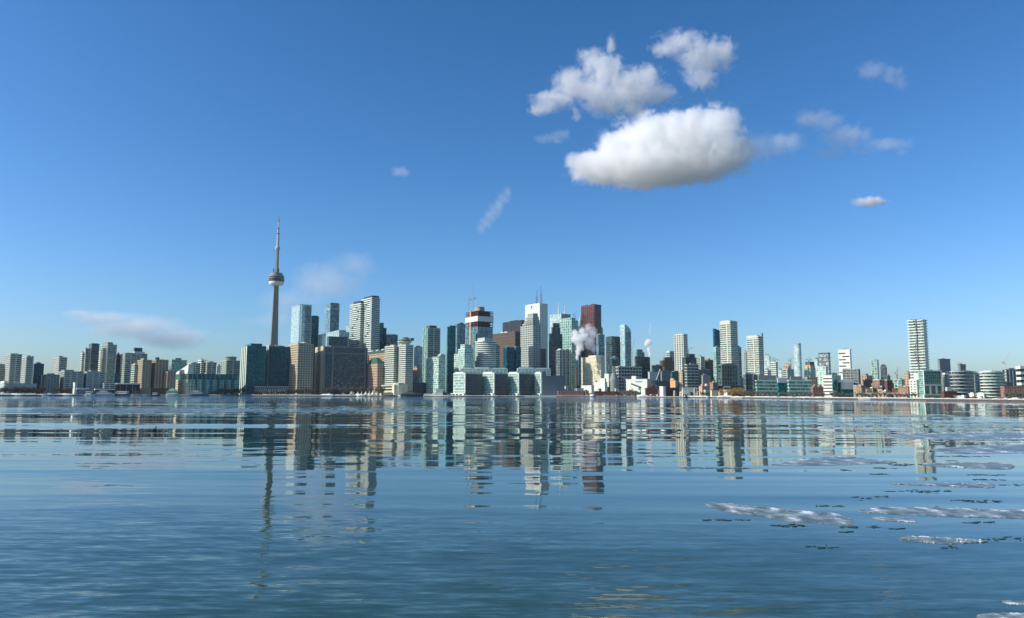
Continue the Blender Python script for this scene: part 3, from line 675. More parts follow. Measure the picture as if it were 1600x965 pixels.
B('apartment_block', 'apartment block', 'dark stepped unfinished block right of the beige tower', 1065.6, 1071, 1088, 557, 300, 26, 'darkv', tiers=[(.2, .9, .1, .9, 551.5, None)])
B('apartment_block', 'apartment block', 'glass block with bright white bands below the dark stepped block', 1070, 1073, 1091, 568, 120, 20, (gdark, (silver, 4.4, .3, .6), (concg, 7, .12)))
B('apartment_block', 'apartment block', 'narrow beige curved block left of the white banded glass block', 1061, 1066, 1070, 580, 110, 34, 'tang')
B('apartment_block', 'apartment block', 'teal dark low block between square blue block and curved beige block', 1048, 1050, 1063, 580, 160, 20, 'teal')
B(CT, 'tower', 'grey beige tower with white lit side right of the dark stepped block', 1086, 1095, 1100.5, 556, 420, 36, 'concgb')
B('apartment_block', 'apartment block', 'brown distant block left of the dark wedge topped tower', 1099, 1108, 1114, 561, 480, 34, 'brownv')
B('apartment_block', 'apartment block', 'green grey midrise behind the orange brick houses', 1096, 1098, 1110.5, 585.5, 190, 18, 'wallgr')
B('apartment_block', 'apartment block', 'dark infill block behind the green grey midrise', 1088, 1090, 1114, 577, 330, 18, 'dark')
b = B(CT, 'tower', 'dark glass tower with wedge top behind the tallest striped tower', 1113.8, 1116, 1125.5, 515, 420, 30, 'navy', pent=[])
bm = bmesh.new(); v = [bm.verts.new(k) for k in ((0, 0, b.H), (b.wB, 0, b.H), (b.wB, b.wA, b.H), (0, b.wA, b.H), (0, 0, b.H+3*b.mpp), (0, b.wA, b.H+3*b.mpp))]
for f in ((0, 1, 4), (3, 5, 2), (1, 2, 5, 4), (0, 4, 5, 3), (0, 3, 2, 1)): bm.faces.new([v[i] for i in f])
link_mesh('wedge_top', bm, gnavy, b.e, cell=4)
B(CT, 'tower', 'green glass tower tucked before the dark wedge topped tower', 1114, 1118.5, 1126, 541.5, 260, 34, 'green')
b = B(CT, 'tower', 'tallest striped concrete tower of the right half, balcony bands and dark shaded flank', 1125, 1141, 1151.5, 500.5, 240, 36, 'balc', pent=[])
sub(b, 'crown_box', conc, lambda m: [box(m, -.8, b.wB*.9, b.wA*.06, b.wA*.96, b.H-5*b.mpp, b.H+1.2*b.mpp)])
sub(b, 'centre_spine', conc, lambda m: box(m, -1.3, 0, b.wA*.28, b.wA*.38, GZ, b.H))
b = B(CT, 'tower', 'blue glass tower just right of the tallest striped tower', 1150, 1151.5, 1158, 541.5, 320, 26, 'blue')
b = B('office_block', 'office block', 'dark gridded midrise with arched roof and large panes, beneath the tallest striped tower', 1122.5, 1127, 1151.5, 569, 130, 22, (gdark, (concg, 6, .12, .7), (concg, 5, .10)), pent=[])
bm = bmesh.new()
for i in range(10):
    a, c = i/10, (i+1)/10; box(bm, b.wB*a, b.wB*c, 0, b.wA, b.H-.2, b.H+2.6*b.mpp*math.sin(math.pi*(a+.05)))
link_mesh('arched_roof', bm, greyb, b.e)
b = B('low_building', 'building', 'long low black building with white sign bar behind yellow brown trees', 1121, 1122, 1163, 601.5, 60, 6, 'walld', pent=[])
sub(b, 'sign_bar', white, lambda m: [box(m, b.wB*(.2+.035*i), b.wB*(.225+.035*i), -.8, 0, b.H-2.6*b.mpp, b.H-1.2*b.mpp) for i in range(8)], kind='stuff')
b = B(CT, 'tower', 'grey slim tower left edge of the second striped tower', 1162, 1165, 1168, 548.5, 360, 34, 'concgb')
b = B(CT, 'tower', 'second striped concrete tower with thin dark mast on its right', 1166.8, 1184.6, 1191.4, 524, 260, 38, 'balc', pent=[])
sub(b, 'crown_box', conc, lambda m: box(m, -.8, b.wB*.6, b.wA*.1, b.wA*.98, b.H-3*b.mpp, b.H+1.4*b.mpp))
sub(b, 'centre_spine', conc, lambda m: box(m, -1.3, 0, b.wA*.35, b.wA*.43, GZ, b.H))
sub(b, 'mast', navy, lambda m: box(m, b.wB-.2, b.wB+.9*b.mpp, -.4, 2, GZ, b.H+5.5*b.mpp))
b = B('office_block', 'office block', 'concrete framed midrise with open top floor before the second striped tower', 1162, 1164.5, 1179, 583, 70, 20, (gdark, (concg, 6.5, .16, .7), (concg, 5, .14)), pent=[(0, 1, 0, 1, 1, concw)])
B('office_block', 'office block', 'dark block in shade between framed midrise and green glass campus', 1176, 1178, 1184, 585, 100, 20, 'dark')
B(CT, 'tower', 'pale slim distant tower right of the second striped tower', 1193.5, 1202, 1204, 555, 900, 44, 'paleb')
B('apartment_block', 'apartment block', 'white low distant block at the foot of the pale slim distant tower', 1193, 1199, 1204, 577, 600, 38, 'balw')
B(CT, 'tower', 'white lit distant tower with crane beside it', 1204, 1212, 1214.8, 564.5, 700, 40, 'balw')
B('apartment_block', 'apartment block', 'small pale tower right of the white lit distant tower', 1216, 1221, 1223, 577, 620, 38, 'pale')
B('apartment_block', 'apartment block', 'grey distant block below the pinkish distant tower', 1222, 1230, 1240, 575.5, 500, 34, 'concgb')
B('apartment_block', 'apartment block', 'pinkish distant tower with crane, left of the pale curved tower', 1224, 1233, 1236, 568.5, 800, 40, 'pinkg')
b = B(CT, 'tower', 'tall slim pale tower with curved front, standing alone in the distance', 1240, 1249, 1251.3, 536, 760, 42, 'pale', shape='bow', pent=[(0, .9, 0, .9, 1, concg)])
B(CT, 'tower', 'green glass tower with orange wrapped upper floors', 1256.6, 1266, 1274, 573, 480, 34, 'greenv', pent=[(.0, .9, .0, .9, 4, orange), (.05, .85, .05, .85, 9, concd)])
B(CT, 'tower', 'white speckled block in front of the dark framed tower', 1274.7, 1290, 1293, 571.5, 330, 42, 'mintg', tiers=[])
B(CT, 'tower', 'pale distant tower behind the white speckled block', 1272, 1277, 1280, 560, 620, 38, 'pale')
B(CT, 'tower', 'dark framed tower with flat top right of centre right', 1278.8, 1294, 1297, 550.5, 420, 42, (glass('window_silver', (.10, .12, .14), (.45, .48, .5), .5), (concd, 6, .18, .4), None), pent=[(0, 1, 0, 1, .8, concd)])
b = B(CT, 'tower', 'white tower crossed by dark horizontal slots', 1309.6, 1327.5, 1329.8, 544.5, 330, 44, 'wallw', pent=[])
for k in range(7):
    y0 = .08 if k % 2 else .38
    sub(b, 'slot', gblack, lambda m: box(m, -1.0, 0, b.wA*y0, b.wA*(y0+.58), b.H-(6.6+5*k)*b.mpp, b.H-(5.2+5*k)*b.mpp), cell=5)
B('office_block', 'office block', 'grey brown gridded midrise in front of the white slotted tower', 1317, 1340.5, 1343, 575.5, 240, 46, 'frame', pent=[])

# green glass low campus
b = B('low_glass_building', 'campus building', 'long low green glass building with striped floors behind grey trees', 1181, 1182, 1216.5, 593, 50, 6, (ggreen, (seafoam, 5.2, .28, .8), None), pent=[(.1, .9, .1, .9, 8, roofg)])
b = B('low_glass_building', 'campus building', 'recessed dark green link with white base line between two green glass wings', 1215, 1216, 1232.5, 597, 62, 6, (gteal, (copperd, 5, .2, .3), None), pent=[(0, 1, .3, 1, 8, silver)])
sub(b, 'white_base', white, lambda m: box(m, 0, b.wB, -3, 0, GZ+5*b.mpp, GZ+6.2*b.mpp))
b = B('low_glass_building', 'campus building', 'right wing of the long low green glass building', 1231.5, 1232.5, 1268, 593, 48, 6, (ggreen, (seafoam, 5.2, .28, .8), None), pent=[(.1, .6, .2, .9, 6, roofg), (.7, .98, .2, .9, .8, white)])
B('apartment_block', 'apartment block', 'pinkish framed block above the right end of the green glass building', 1260, 1261, 1277, 588, 130, 10, 'pinkg')
b = B('brick_house', 'house', 'small red brick houses with peaked roofs between green glass and white striped block', 1268.5, 1270, 1286, 604, 70, 10, 'brick', pent=[])
for f in (.25, .75):
    bm = bmesh.new(); x = b.wB*f; k = b.wB*.22
    v = [bm.verts.new(t) for t in ((x-k, -.3, b.H), (x+k, -.3, b.H), (x, -.3, b.H+4.5*b.mpp), (x-k, b.wA, b.H), (x+k, b.wA, b.H), (x, b.wA, b.H+4.5*b.mpp))]
    for ff in ((0, 1, 2), (3, 5, 4), (0, 2, 5, 3), (1, 4, 5, 2), (0, 3, 4, 1)): bm.faces.new([v[i] for i in ff])
    link_mesh('gable_roof', bm, brick, b.e)
b = B('office_block', 'office block', 'tall narrow block of white bands and dark strips at the waterfront with green side', 1286, 1299.5, 1313, 585, 35, 40, 'wallw', pent=[(.2, .3, 0, .2, 4, copperd), (.5, .6, 0, .2, 4, copperd)])
for k in range(7):
    sub(b, 'window_strip', gblack, lambda m: box(m, -.6, 0, b.wA*.02, b.wA*.98, b.H-(9+5.0*k)*b.mpp+3*b.mpp, b.H-(9+5.0*k)*b.mpp+4.6*b.mpp), cell=5)
sub(b, 'green_flank', ggreen, lambda m: box(m, .3, b.wB+.3, -.6, .1, GZ, b.H-.5), cell=4)
b = B('low_building', 'building', 'grey green block carrying a large blank grey screen, right of the white striped block', 1311, 1312, 1339, 597, 60, 8, 'teal', pent=[(.0, .9, .2, 1, 5, white)])
sub(b, 'screen_panel', silver, lambda m: box(m, b.wB*.06, b.wB*.78, -1, 0, b.H-10*b.mpp, b.H+.8*b.mpp))
B('apartment_block', 'apartment block', 'brown grey old block behind the highway, left of the green glass tower', 1342, 1354, 1363, 585.5, 420, 36, 'tanv')
B('apartment_block', 'apartment block', 'dark brown low block with white roof edge behind the highway', 1349, 1352, 1364, 593, 260, 20, 'brownw')
B('apartment_block', 'apartment block', 'low red block with snow on its roof, right of the dark brown low block', 1364, 1374, 1381, 592.5, 240, 34, 'brick', pent=[(0, 1, 0, 1, .7, snow)])
B('apartment_block', 'apartment block', 'low purple brown block below the arched dark tower', 1380, 1386, 1394, 593, 300, 30, 'brickd', pent=[(0, 1, 0, 1, .7, snow)])
B(CT, 'tower', 'green glass tower, left of two distant towers standing over the highway', 1361, 1370, 1372.2, 561, 520, 44, 'greenv', pent=[])
b = B(CT, 'tower', 'dark round topped tower, right of two distant towers over the highway', 1375.8, 1383.5, 1385.3, 573, 500, 44, 'darkv', pent=[])
sub(b, 'round_top', gdark, lambda m: [box(m, 0, b.wB, b.wA*(i/10), b.wA*((i+1)/10), b.H-.3, b.H+5*b.mpp*math.sqrt(max(0, 1-((i+.5)/5-1)**2))) for i in range(10)], cell=4)
B('apartment_block', 'apartment block', 'small dark house block right of the arched dark tower', 1385, 1387, 1391, 586, 460, 30, 'dark')
B('office_block', 'office block', 'pale teal glass block under the red and white crane', 1397, 1408, 1413, 591.5, 240, 36, 'greenv')
B('apartment_block', 'apartment block', 'pink grey block just left of the tall balconied tower', 1412.5, 1419, 1422, 580.5, 330, 38, 'pinkg')
B('warehouse', 'warehouse', 'bright orange red brick warehouse left of the white framed block', 1403, 1419, 1422, 602.5, 60, 44, 'wallr', pent=[(.2, .8, .3, .5, 1, snow)])

# tall balconied tower
b = B(CT, 'tower', 'tallest tower of the far right, white jutting balconies all round', 1419.5, 1441.5, 1447, 498, 130, 42, (wing, (concw, 4.4, .32, .7), None), pent=[(.1, .9, .1, .9, 1.2, black)])
def balc(m):
    rr = random.Random(2); n = round((b.H-GZ)/(4.4*b.mpp)); ph = (b.H-GZ)/n
    for i in range(3, n):
        z = GZ+ph*(i+1); s = math.sin(i*.5)
        box(m, -1.4-.7*(s > 0), 0, b.wA*.55+b.wA*.1*s, b.wA*1.0+1.5, z-1.9*b.mpp, z-.2*b.mpp)
        box(m, -1.1, 0, b.wA*.06, b.wA*(.34+.07*s), z-1.7*b.mpp, z-.3*b.mpp)
        box(m, b.wB*.75, b.wB+1.3, -.9, b.wA*.3, z-1.2*b.mpp, z-.4*b.mpp)
sub(b, 'balconies', concw, balc, kind='stuff')
sub(b, 'glass_strip', gdark, lambda m: box(m, -.8, 0, b.wA*.4, b.wA*.5, GZ, b.H), cell=4)

# white framed block at right
b = B('framed_block', 'apartment block', 'white framed block with big glass panels below the tallest right tower', 1434.5, 1441.5, 1470, 578, 36, 12, 'green', pent=[(.25, .6, .2, .8, 1.8, copper)])
def frame(m, x0, x1, z0, z1, t):
    box(m, x0, x1, -1.2, .3, z1-t, z1); box(m, x0, x1, -1.2, .3, z0, z0+t)
    box(m, x0, x0+t, -1.2, .3, z0+t, z1-t); box(m, x1-t, x1, -1.2, .3, z0+t, z1-t)
q = b.mpp; mid = GZ+21*q
sub(b, 'upper_frame', white, lambda m: frame(m, 0, b.wB+.4, mid, b.H+.4, 1.4*q))
for k in range(3):
    sub(b, 'lower_frame', white, lambda m: frame(m, b.wB*(k/3)+.2*k, b.wB*((k+1)/3), GZ+6*q, mid-.3, 1.1*q))
sub(b, 'base_frame', white, lambda m: frame(m, -1, b.wB+2*q, GZ, GZ+5.7*q, 1.0*q))
sub(b, 'mullions', concd, lambda m: [box(m, b.wB*i/9, b.wB*i/9+.25*q, -.5, .1, GZ, b.H) for i in range(1, 9)]+[box(m, 0, b.wB, -.5, .1, z, z+.5*q) for z in [GZ+4.4*q*j for j in range(1, 10)]], kind='stuff')
b2 = B('framed_block', 'apartment block', 'white stepped wing of windows on the left of the white framed block', 1421.5, 1432, 1441, 592, 42, 30, (win, (white, 4.4, .5, .5), (white, 4.4, .5)), pent=[(.4, 1, 0, .7, 9, white)])
b = B(OT, 'tower', 'plain dark slab tower right of the white framed block', 1467, 1468, 1484.5, 559.5, 420, 14, 'wallg', pent=[])
b = B(CT, 'apartment block', 'grey striped low wing between white framed block and dark layered block', 1472, 1474, 1489, 584, 90, 14, 'balg', pent=[(.2, .7, .1, .9, 2.6, white)])
b = B('layered_block', 'apartment block', 'dark rounded layered waterfront block, floors like stacked trays', 1487, 1500, 1521, 578.5, 60, 24, (win, (silver, 5.2, .22, 1.4), None), shape='bow', pent=[(.1, .9, .1, .9, .8, concd)])
B('office_block', 'office block', 'dark rounded box on the skyline above the dark layered block', 1498, 1500, 1509.5, 568, 300, 20, 'wallg', shape='chamfer', pent=[])
B('layered_block', 'apartment block', 'shaded set back block between the two layered waterfront blocks', 1518, 1521, 1536, 583, 110, 16, 'balg')
b = B('layered_block', 'apartment block', 'pale rounded layered waterfront block, right one of the pair', 1534, 1550, 1568, 579, 56, 28, (wing, (concw, 4.8, .36, 1.4), None), shape='bow', pent=[(.1, .9, .1, .9, 1, white)])
for i, (a, c) in enumerate(((1520.5, 1523.5), (1532.5, 1535.5), (1536.5, 1539))):
    B('entrance_column', 'pavilion', ['leftmost white arched pavilion between the layered blocks', 'middle white arched pavilion between the layered blocks', 'rightmost white arched pavilion between the layered blocks'][i], a, a+.8, c-.8, 613.8, 44, 30, 'wallw', pent=[(.2, .8, .2, .8, 1.5, white)])
B('unfinished_block', 'apartment block', 'grey unfinished block with open floors below the pale crane', 1568.8, 1571, 1592, 576, 150, 14, (gblack, (concg, 3.6, .3, .4), (concw, 6, .28)))
B('office_block', 'office block', 'white and dark banded block at the right edge of the photo', 1592, 1594, 1625, 571, 120, 10, (gblack, (white, 9, .5, .6), None), pent=[])
B('warehouse', 'warehouse', 'long orange brick warehouse at the right edge, arched windows', 1568, 1569, 1622, 602.5, 60, 5, 'brick', pent=[])
B('low_building', 'building', 'low flat dark canopy left of the orange brick warehouse', 1564, 1566, 1582, 596, 90, 8, 'wallg', pent=[])

# harbourfront pale green row (four white fronted blocks)
b = B('harbour_block', 'office block', 'long pale green building behind the first two white fronted blocks', 719.5, 720.5, 793, 574.5, 105, 7, (gmint, (concw, 3.4, .4, .5), (white, 6, .2)), pent=[(.02, .2, .0, .8, 1.4, concw), (.3, .6, .0, .8, 2.2, white), (.7, .97, .0, .8, 1, concw)])
b = B('harbour_block', 'office block', 'long pale green building behind the third and fourth white fronted blocks', 808, 809, 860, 574.5, 105, 7, (gmint, (concw, 3.4, .4, .5), (white, 6, .2)), pent=[(.05, .5, .0, .8, 1.6, white), (.6, .9, .2, .8, 1, concw)])
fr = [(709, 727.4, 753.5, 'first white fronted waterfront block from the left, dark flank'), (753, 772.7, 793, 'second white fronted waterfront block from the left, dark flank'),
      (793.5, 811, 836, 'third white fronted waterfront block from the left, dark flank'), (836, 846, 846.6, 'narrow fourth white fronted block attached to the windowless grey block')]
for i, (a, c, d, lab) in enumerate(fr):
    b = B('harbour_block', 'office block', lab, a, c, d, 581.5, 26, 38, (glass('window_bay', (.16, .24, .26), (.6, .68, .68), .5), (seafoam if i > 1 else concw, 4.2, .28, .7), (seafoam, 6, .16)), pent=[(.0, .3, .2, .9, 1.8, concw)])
    q = b.mpp
    sub(b, 'white_frame', white, lambda m: [box(m, -1.2, .2, 0, b.wA, b.H-1.6*q, b.H), box(m, -1.2, .2, 0, 1.0*q, GZ, b.H-1.6*q), box(m, -1.2, .2, b.wA-1.0*q, b.wA, GZ, b.H-1.6*q)])
    sub(b, 'base', white, lambda m: box(m, -4*q, 1, -1.0*q, b.wA+2.5*q, GZ, GZ+4.2*q))
    sub(b, 'base_openings', gblack, lambda m: [box(m, -4.4*q, -3.9*q, b.wA*(.12+.3*j), b.wA*(.3+.3*j), GZ+.6*q, GZ+3*q) for j in range(3)], cell=3)
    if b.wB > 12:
        facade(b.e, [(1.5, -.9), (b.wB, -.9), (b.wB, 0), (1.5, 0)], GZ, b.H-2*q, (gdark, (concd, 4, .3, .3), (concd, 3.2, .3)), q, 'shaded_flank')  # dark facade over the pale bays paints in the flank's shade
B('windowless_block', 'warehouse', 'large windowless grey block at the right end of the white fronted row', 846, 847, 882, 586, 22, 12, 'wallg', pent=[(.0, .2, .2, .8, 7, roofg)])

# low waterfront left
b = B('low_building', 'building', 'low long grey hall with glass wedge behind brown trees on the far left', 15, 17, 57, 598, 45, 30, 'walls', pent=[(.1, .35, .1, .9, 3, white)])
b = B('glasshouse', 'pavilion', 'bright glass wedge pavilion at the very left of the waterfront', -3, 6, 16, 597, 40, 40, 'mint', shape='chamfer', pent=[(.2, .8, .2, .8, 3, white)])
B('silo_tower', 'tower', 'short white square shaft on the quay left of the low snowy sheds', 114.5, 117, 118.8, 597, 25, 42, 'wallw', pent=[(.2, .8, .2, .8, .8, white)])
SH_ = [(118.5, 119.5, 140, 607, 'low blue grey shed right of the white shaft, snow on roof'), (147, 148.5, 179, 608, 'low black shed with thick snow roof below the wide grey slab'),
       (161, 163, 180, 597.5, 'small grey office block behind the snow roofed sheds'), (180, 182, 219, 599, 'low black warehouse before the tan towers'), (216, 217, 236, 606, 'low tan shed at the foot of the left tan tower'),
       (236, 237, 263.5, 605.5, 'dark red brick pavilion left of the green roofed ferry terminal')]
for i, (a, c, d, t, lab) in enumerate(SH_):
    B('waterfront_shed', 'shed', lab, a, c, d, t, (16, 14, 60, 40, 30, 20)[i], 36 if i < 3 else 30, ('wallg', 'walld', 'concgb', 'walld', 'wallt', 'brickd')[i], pent=[(0, 1, 0, 1, 1.6, snow)] if i in (0, 1, 3) else [], parapet=False)
B('office_block', 'office block', 'small dark blue block in shade between the two grey green towers', 178.5, 179.5, 188, 583, 200, 40, 'navy', pent=[])
# sloped black shed, conveyor and white tower of the sugar dock
b = B('sloped_shed', 'shed', 'black shed with long sloping roof at the sugar dock, small white tower before it', 1029, 1031, 1064, 607, 18, 6, 'walld', pent=[], parapet=False)
q = b.mpp; bm = bmesh.new()
v = [bm.verts.new(t) for t in ((-9*q, 0, b.H+13*q), (14*q, 0, b.H+12.5*q), (b.wB, 0, b.H-.2), (0, 0, b.H-.2), (-9*q, 26, b.H+13*q), (14*q, 26, b.H+12.5*q), (b.wB, 26, b.H-.2), (0, 26, b.H-.2))]
for f in ((0, 1, 2, 3), (5, 4, 7, 6), (0, 4, 5, 1), (1, 5, 6, 2), (2, 6, 7, 3), (3, 7, 4, 0)): bm.faces.new([v[i] for i in f])
link_mesh('sloping_roof', bm, navy, b.e)
B('dock_tower', 'building', 'small bright white dock tower in front of the sloped black shed', 1030.5, 1036, 1040, 602.5, 8, 30, 'wallw', pent=[])
b = B('brick_shed', 'shed', 'red brick gable end left of the sloped black shed', 1008, 1009.5, 1029, 606, 40, 8, 'brickd', pent=[], parapet=False)
bm = bmesh.new(); v = [bm.verts.new(t) for t in ((0, 0, b.H), (b.wB, 0, b.H), (b.wB*.55, 0, b.H+5*b.mpp), (0, 20, b.H), (b.wB, 20, b.H), (b.wB*.55, 20, b.H+5*b.mpp))]
for ff in ((0, 1, 2), (3, 5, 4), (0, 2, 5, 3), (1, 4, 5, 2), (0, 3, 4, 1)): bm.faces.new([v[i] for i in ff])
link_mesh('roof', bm, brickd, b.e)
def conveyor(label, p0, p1, Y):
    a = at(p0[0], p0[1], Y); c = at(p1[0], p1[1], Y+6); e = empty('conveyor', (a.x, a.y, 0)); tag(e, label, 'conveyor'); q = Y/F; o = Vector((a.x, a.y, 0))
    bm = bmesh.new(); beam(bm, a-o, c-o, 1.5*q); link_mesh('gallery', bm, concg, e)
    for t in (.3, .65):
        m_ = a.lerp(c, t)-o; bm = bmesh.new(); beam(bm, (m_.x-.8*q, m_.y, 1.2), (m_.x, m_.y, m_.z), .3*q); beam(bm, (m_.x+.8*q, m_.y, 1.2), (m_.x, m_.y, m_.z), .3*q); link_mesh('trestle', bm, concd, e)
conveyor('grey conveyor gallery sloping down rightwards to the white dock tower', (986, 598.5), (1034, 616.5), Ys(1000)+9)
conveyor('grey conveyor gallery climbing rightwards across the white warehouse wall', (985, 604), (1018, 590.5), Ys(1000)+30)
conveyor('thin pale conveyor arm standing up behind the sloped black shed', (1026, 593), (1032, 576), Ys(1026)+34)
conveyor('grey conveyor gallery running from the silo to the white warehouse', (962, 584), (984, 593.5), Ys(970)+44)
b = B('bulk_hopper', 'hopper', 'orange tilted loading hopper behind the sloped black shed', 1047, 1055, 1058, 593, 60, 30, (orange, None, None), pent=[(-.15, .5, .3, .9, 3, orange)], parapet=False, base=22)
b = B('low_building', 'building', 'low white hall with green roof edge and dark doorways right of the sloped black shed', 1065.5, 1066.5, 1092, 605, 22, 6, 'wallw', pent=[(0, .9, .1, .9, 1.3, copper)])
for k in range(9):
    sub(b, 'doorway', gblack, lambda m: box(m, b.wB*(.03+.108*k), b.wB*(.075+.108*k), -.5, 0, GZ+.3, GZ+(6 if k > 3 else 4)*b.mpp), cell=3)
B('brick_house', 'house', 'orange brick house with tall chimney gable, right of two brick houses near the dark midrise', 1109, 1114, 1121, 596.5, 50, 26, 'wallr', pent=[(.3, .6, .2, .6, 2, orange)])
B('brick_house', 'house', 'lower pink brick house with white gable, left of two brick houses', 1092, 1097, 1110, 602.5, 44, 24, (pink, None, None), pent=[(.1, .4, .2, .7, 3, pink), (.6, .8, .2, .7, 4, white)])
B('low_building', 'building', 'small pale kiosk with dark roof on the snowy quay before the brick houses', 1110, 1112, 1121, 608.5, 22, 16, 'wallc', pent=[(0, 1, 0, 1, 1.2, black)])
B('low_building', 'building', 'tiny white gabled hut among yellow brown trees', 1131, 1136, 1143, 608, 26, 26, 'wallw', pent=[])
B('low_building', 'building', 'long low grey railing building at the water below the layered blocks', 1494, 1495, 1572, 616.5, 22, 4, 'brownw', pent=[])
B('low_building', 'building', 'plum coloured low pavilion with pale poster left of the layered blocks', 1474, 1475, 1494, 610, 30, 8, 'brickd', pent=[(.3, .7, .1, .8, 6, silver)])

# small distant blocks that close the gaps between the towers
rr = random.Random(21); px = -20; k = 0
while px < 1620:
    wpx = rr.uniform(7, 17)
    if not (1395 < px < 1404):
        st_ = rr.choice(['dark', 'concgb', 'brownv', 'tanv', 'balg', 'dark', 'blue', 'pinkg', 'wallg', 'balw'])
        topr = rr.uniform(588, 602) if px < 1180 else rr.uniform(592, 603)
        B('distant_block', 'building', 'small city block far back, half hidden behind the waterfront buildings', px, px+wpx*.35, px+wpx, topr, rr.choice([360, 450, 540, 640]) + rr.uniform(0, 60), 40, st_, group='small distant city blocks between the towers')
    px += wpx*rr.uniform(.9, 1.5)

# ------------------------------------------------------------------ the spire tower
def spire_tower():
    Y = 2336.0; P = at(435.4, 350, Y); q = Y/F*1.0
    Z = lambda row: at(432, row, Y).z
    e = empty('communications_tower', (P.x, P.y, 0), R(-70)); tag(e, 'very tall tapering concrete communications tower with round pod and antenna mast', 'tower')
    def shape(s, core):
        pts = []
        for k in range(3):
            a = 2*math.pi*k/3+R(-60)
            for da, r in ((-.17, s), (.17, s), (1.047, core)):
                pts.append((r*math.cos(a+da), r*math.sin(a+da)))
        return pts
    bm = bmesh.new(); prev = None
    prof = [(0, 17, 6.5), (.08, 13.5, 6), (.25, 9.6, 5.0), (.5, 7.4, 4.4), (.75, 6.0, 3.9), (1, 4.9, 3.6)]
    zt = Z(446); R_ = []
    for t, s, c in prof:
        s = s*q*.82; c = c*q*.82
        R_.append([bm.verts.new((x, y, GZ+(zt-GZ)*t)) for x, y in shape(s, c)])
    for A, C in zip(R_, R_[1:]):
        for i in range(9): bm.faces.new((A[i], A[(i+1) % 9], C[(i+1) % 9], C[i]))
    bm.faces.new(R_[-1])
    link_mesh('shaft', bm, wall('tower_concrete', (.23, .22, .205), var=.15, scale=.02), e)
    L = lambda nm, prof, mat, n=32, **k: (lambda bm: (lathe(bm, prof, n), link_mesh(nm, bm, mat, e, **k)))(bmesh.new())
    L('radome', [(6*q, Z(447)), (10.4*q, Z(445.6)), (11.4*q, Z(443.5)), (11.2*q, Z(440.8)), (9*q, Z(440.2))], white)
    L('lower_deck', [(10*q, Z(440.4)), (11.9*q, Z(439.6)), (12.0*q, Z(438))], concd)
    L('window_band', [(11.0*q, Z(438.2)), (11.2*q, Z(436))], gblack, cell=6)
    L('deck_ring', [(12*q, Z(436.3)), (12.1*q, Z(435))], concg)
    L('window_band', [(11.3*q, Z(435.2)), (11.3*q, Z(433.2))], gblack, cell=6)
    L('deck_ring', [(11.9*q, Z(433.4)), (11.6*q, Z(431.8))], concg)
    L('upper_deck', [(10.6*q, Z(432)), (10.0*q, Z(429.6)), (8.8*q, Z(429.4)), (8.6*q, Z(427.2)), (5*q, Z(426.6))], concg)
    for k in range(3):
        a = 2.1*k+.6; bm = bmesh.new(); x, y = 4.6*q*math.cos(a), 4.6*q*math.sin(a); box(bm, x-.7*q, x+.7*q, y-.7*q, y+.7*q, Z(427), Z(420.5)); link_mesh('mast_pylon', bm, concd, e)
    L('upper_shaft', [(3.0*q, Z(427)), (2.5*q, Z(390))], concg, 6)
    L('sky_pod', [(2.6*q, Z(391.5)), (3.9*q, Z(389.5)), (4.0*q, Z(387.6)), (2.3*q, Z(385.5))], silver)
    L('antenna_base', [(2.1*q, Z(386)), (1.75*q, Z(366))], silver, 12)
    L('antenna_ring', [(1.95*q, Z(366.2)), (1.95*q, Z(364.8))], black, 12)
    L('antenna_middle', [(1.5*q, Z(365)), (1.3*q, Z(357.8))], silver, 12)
    L('antenna_ring', [(1.6*q, Z(358)), (1.6*q, Z(356.8))], black, 12)
    L('antenna_upper', [(1.05*q, Z(357)), (.85*q, Z(346))], silver, 12)
    L('antenna_ring', [(1.1*q, Z(346)), (1.1*q, Z(345))], black, 12)
    L('antenna_tip', [(.6*q, Z(345.2)), (.35*q, Z(337))], concg, 8)
spire_tower()
b = B('stadium_building', 'building', 'small pale round building at the foot of the spire tower', 428, 430, 440, 538.5, 260, 30, 'balw', pent=[])

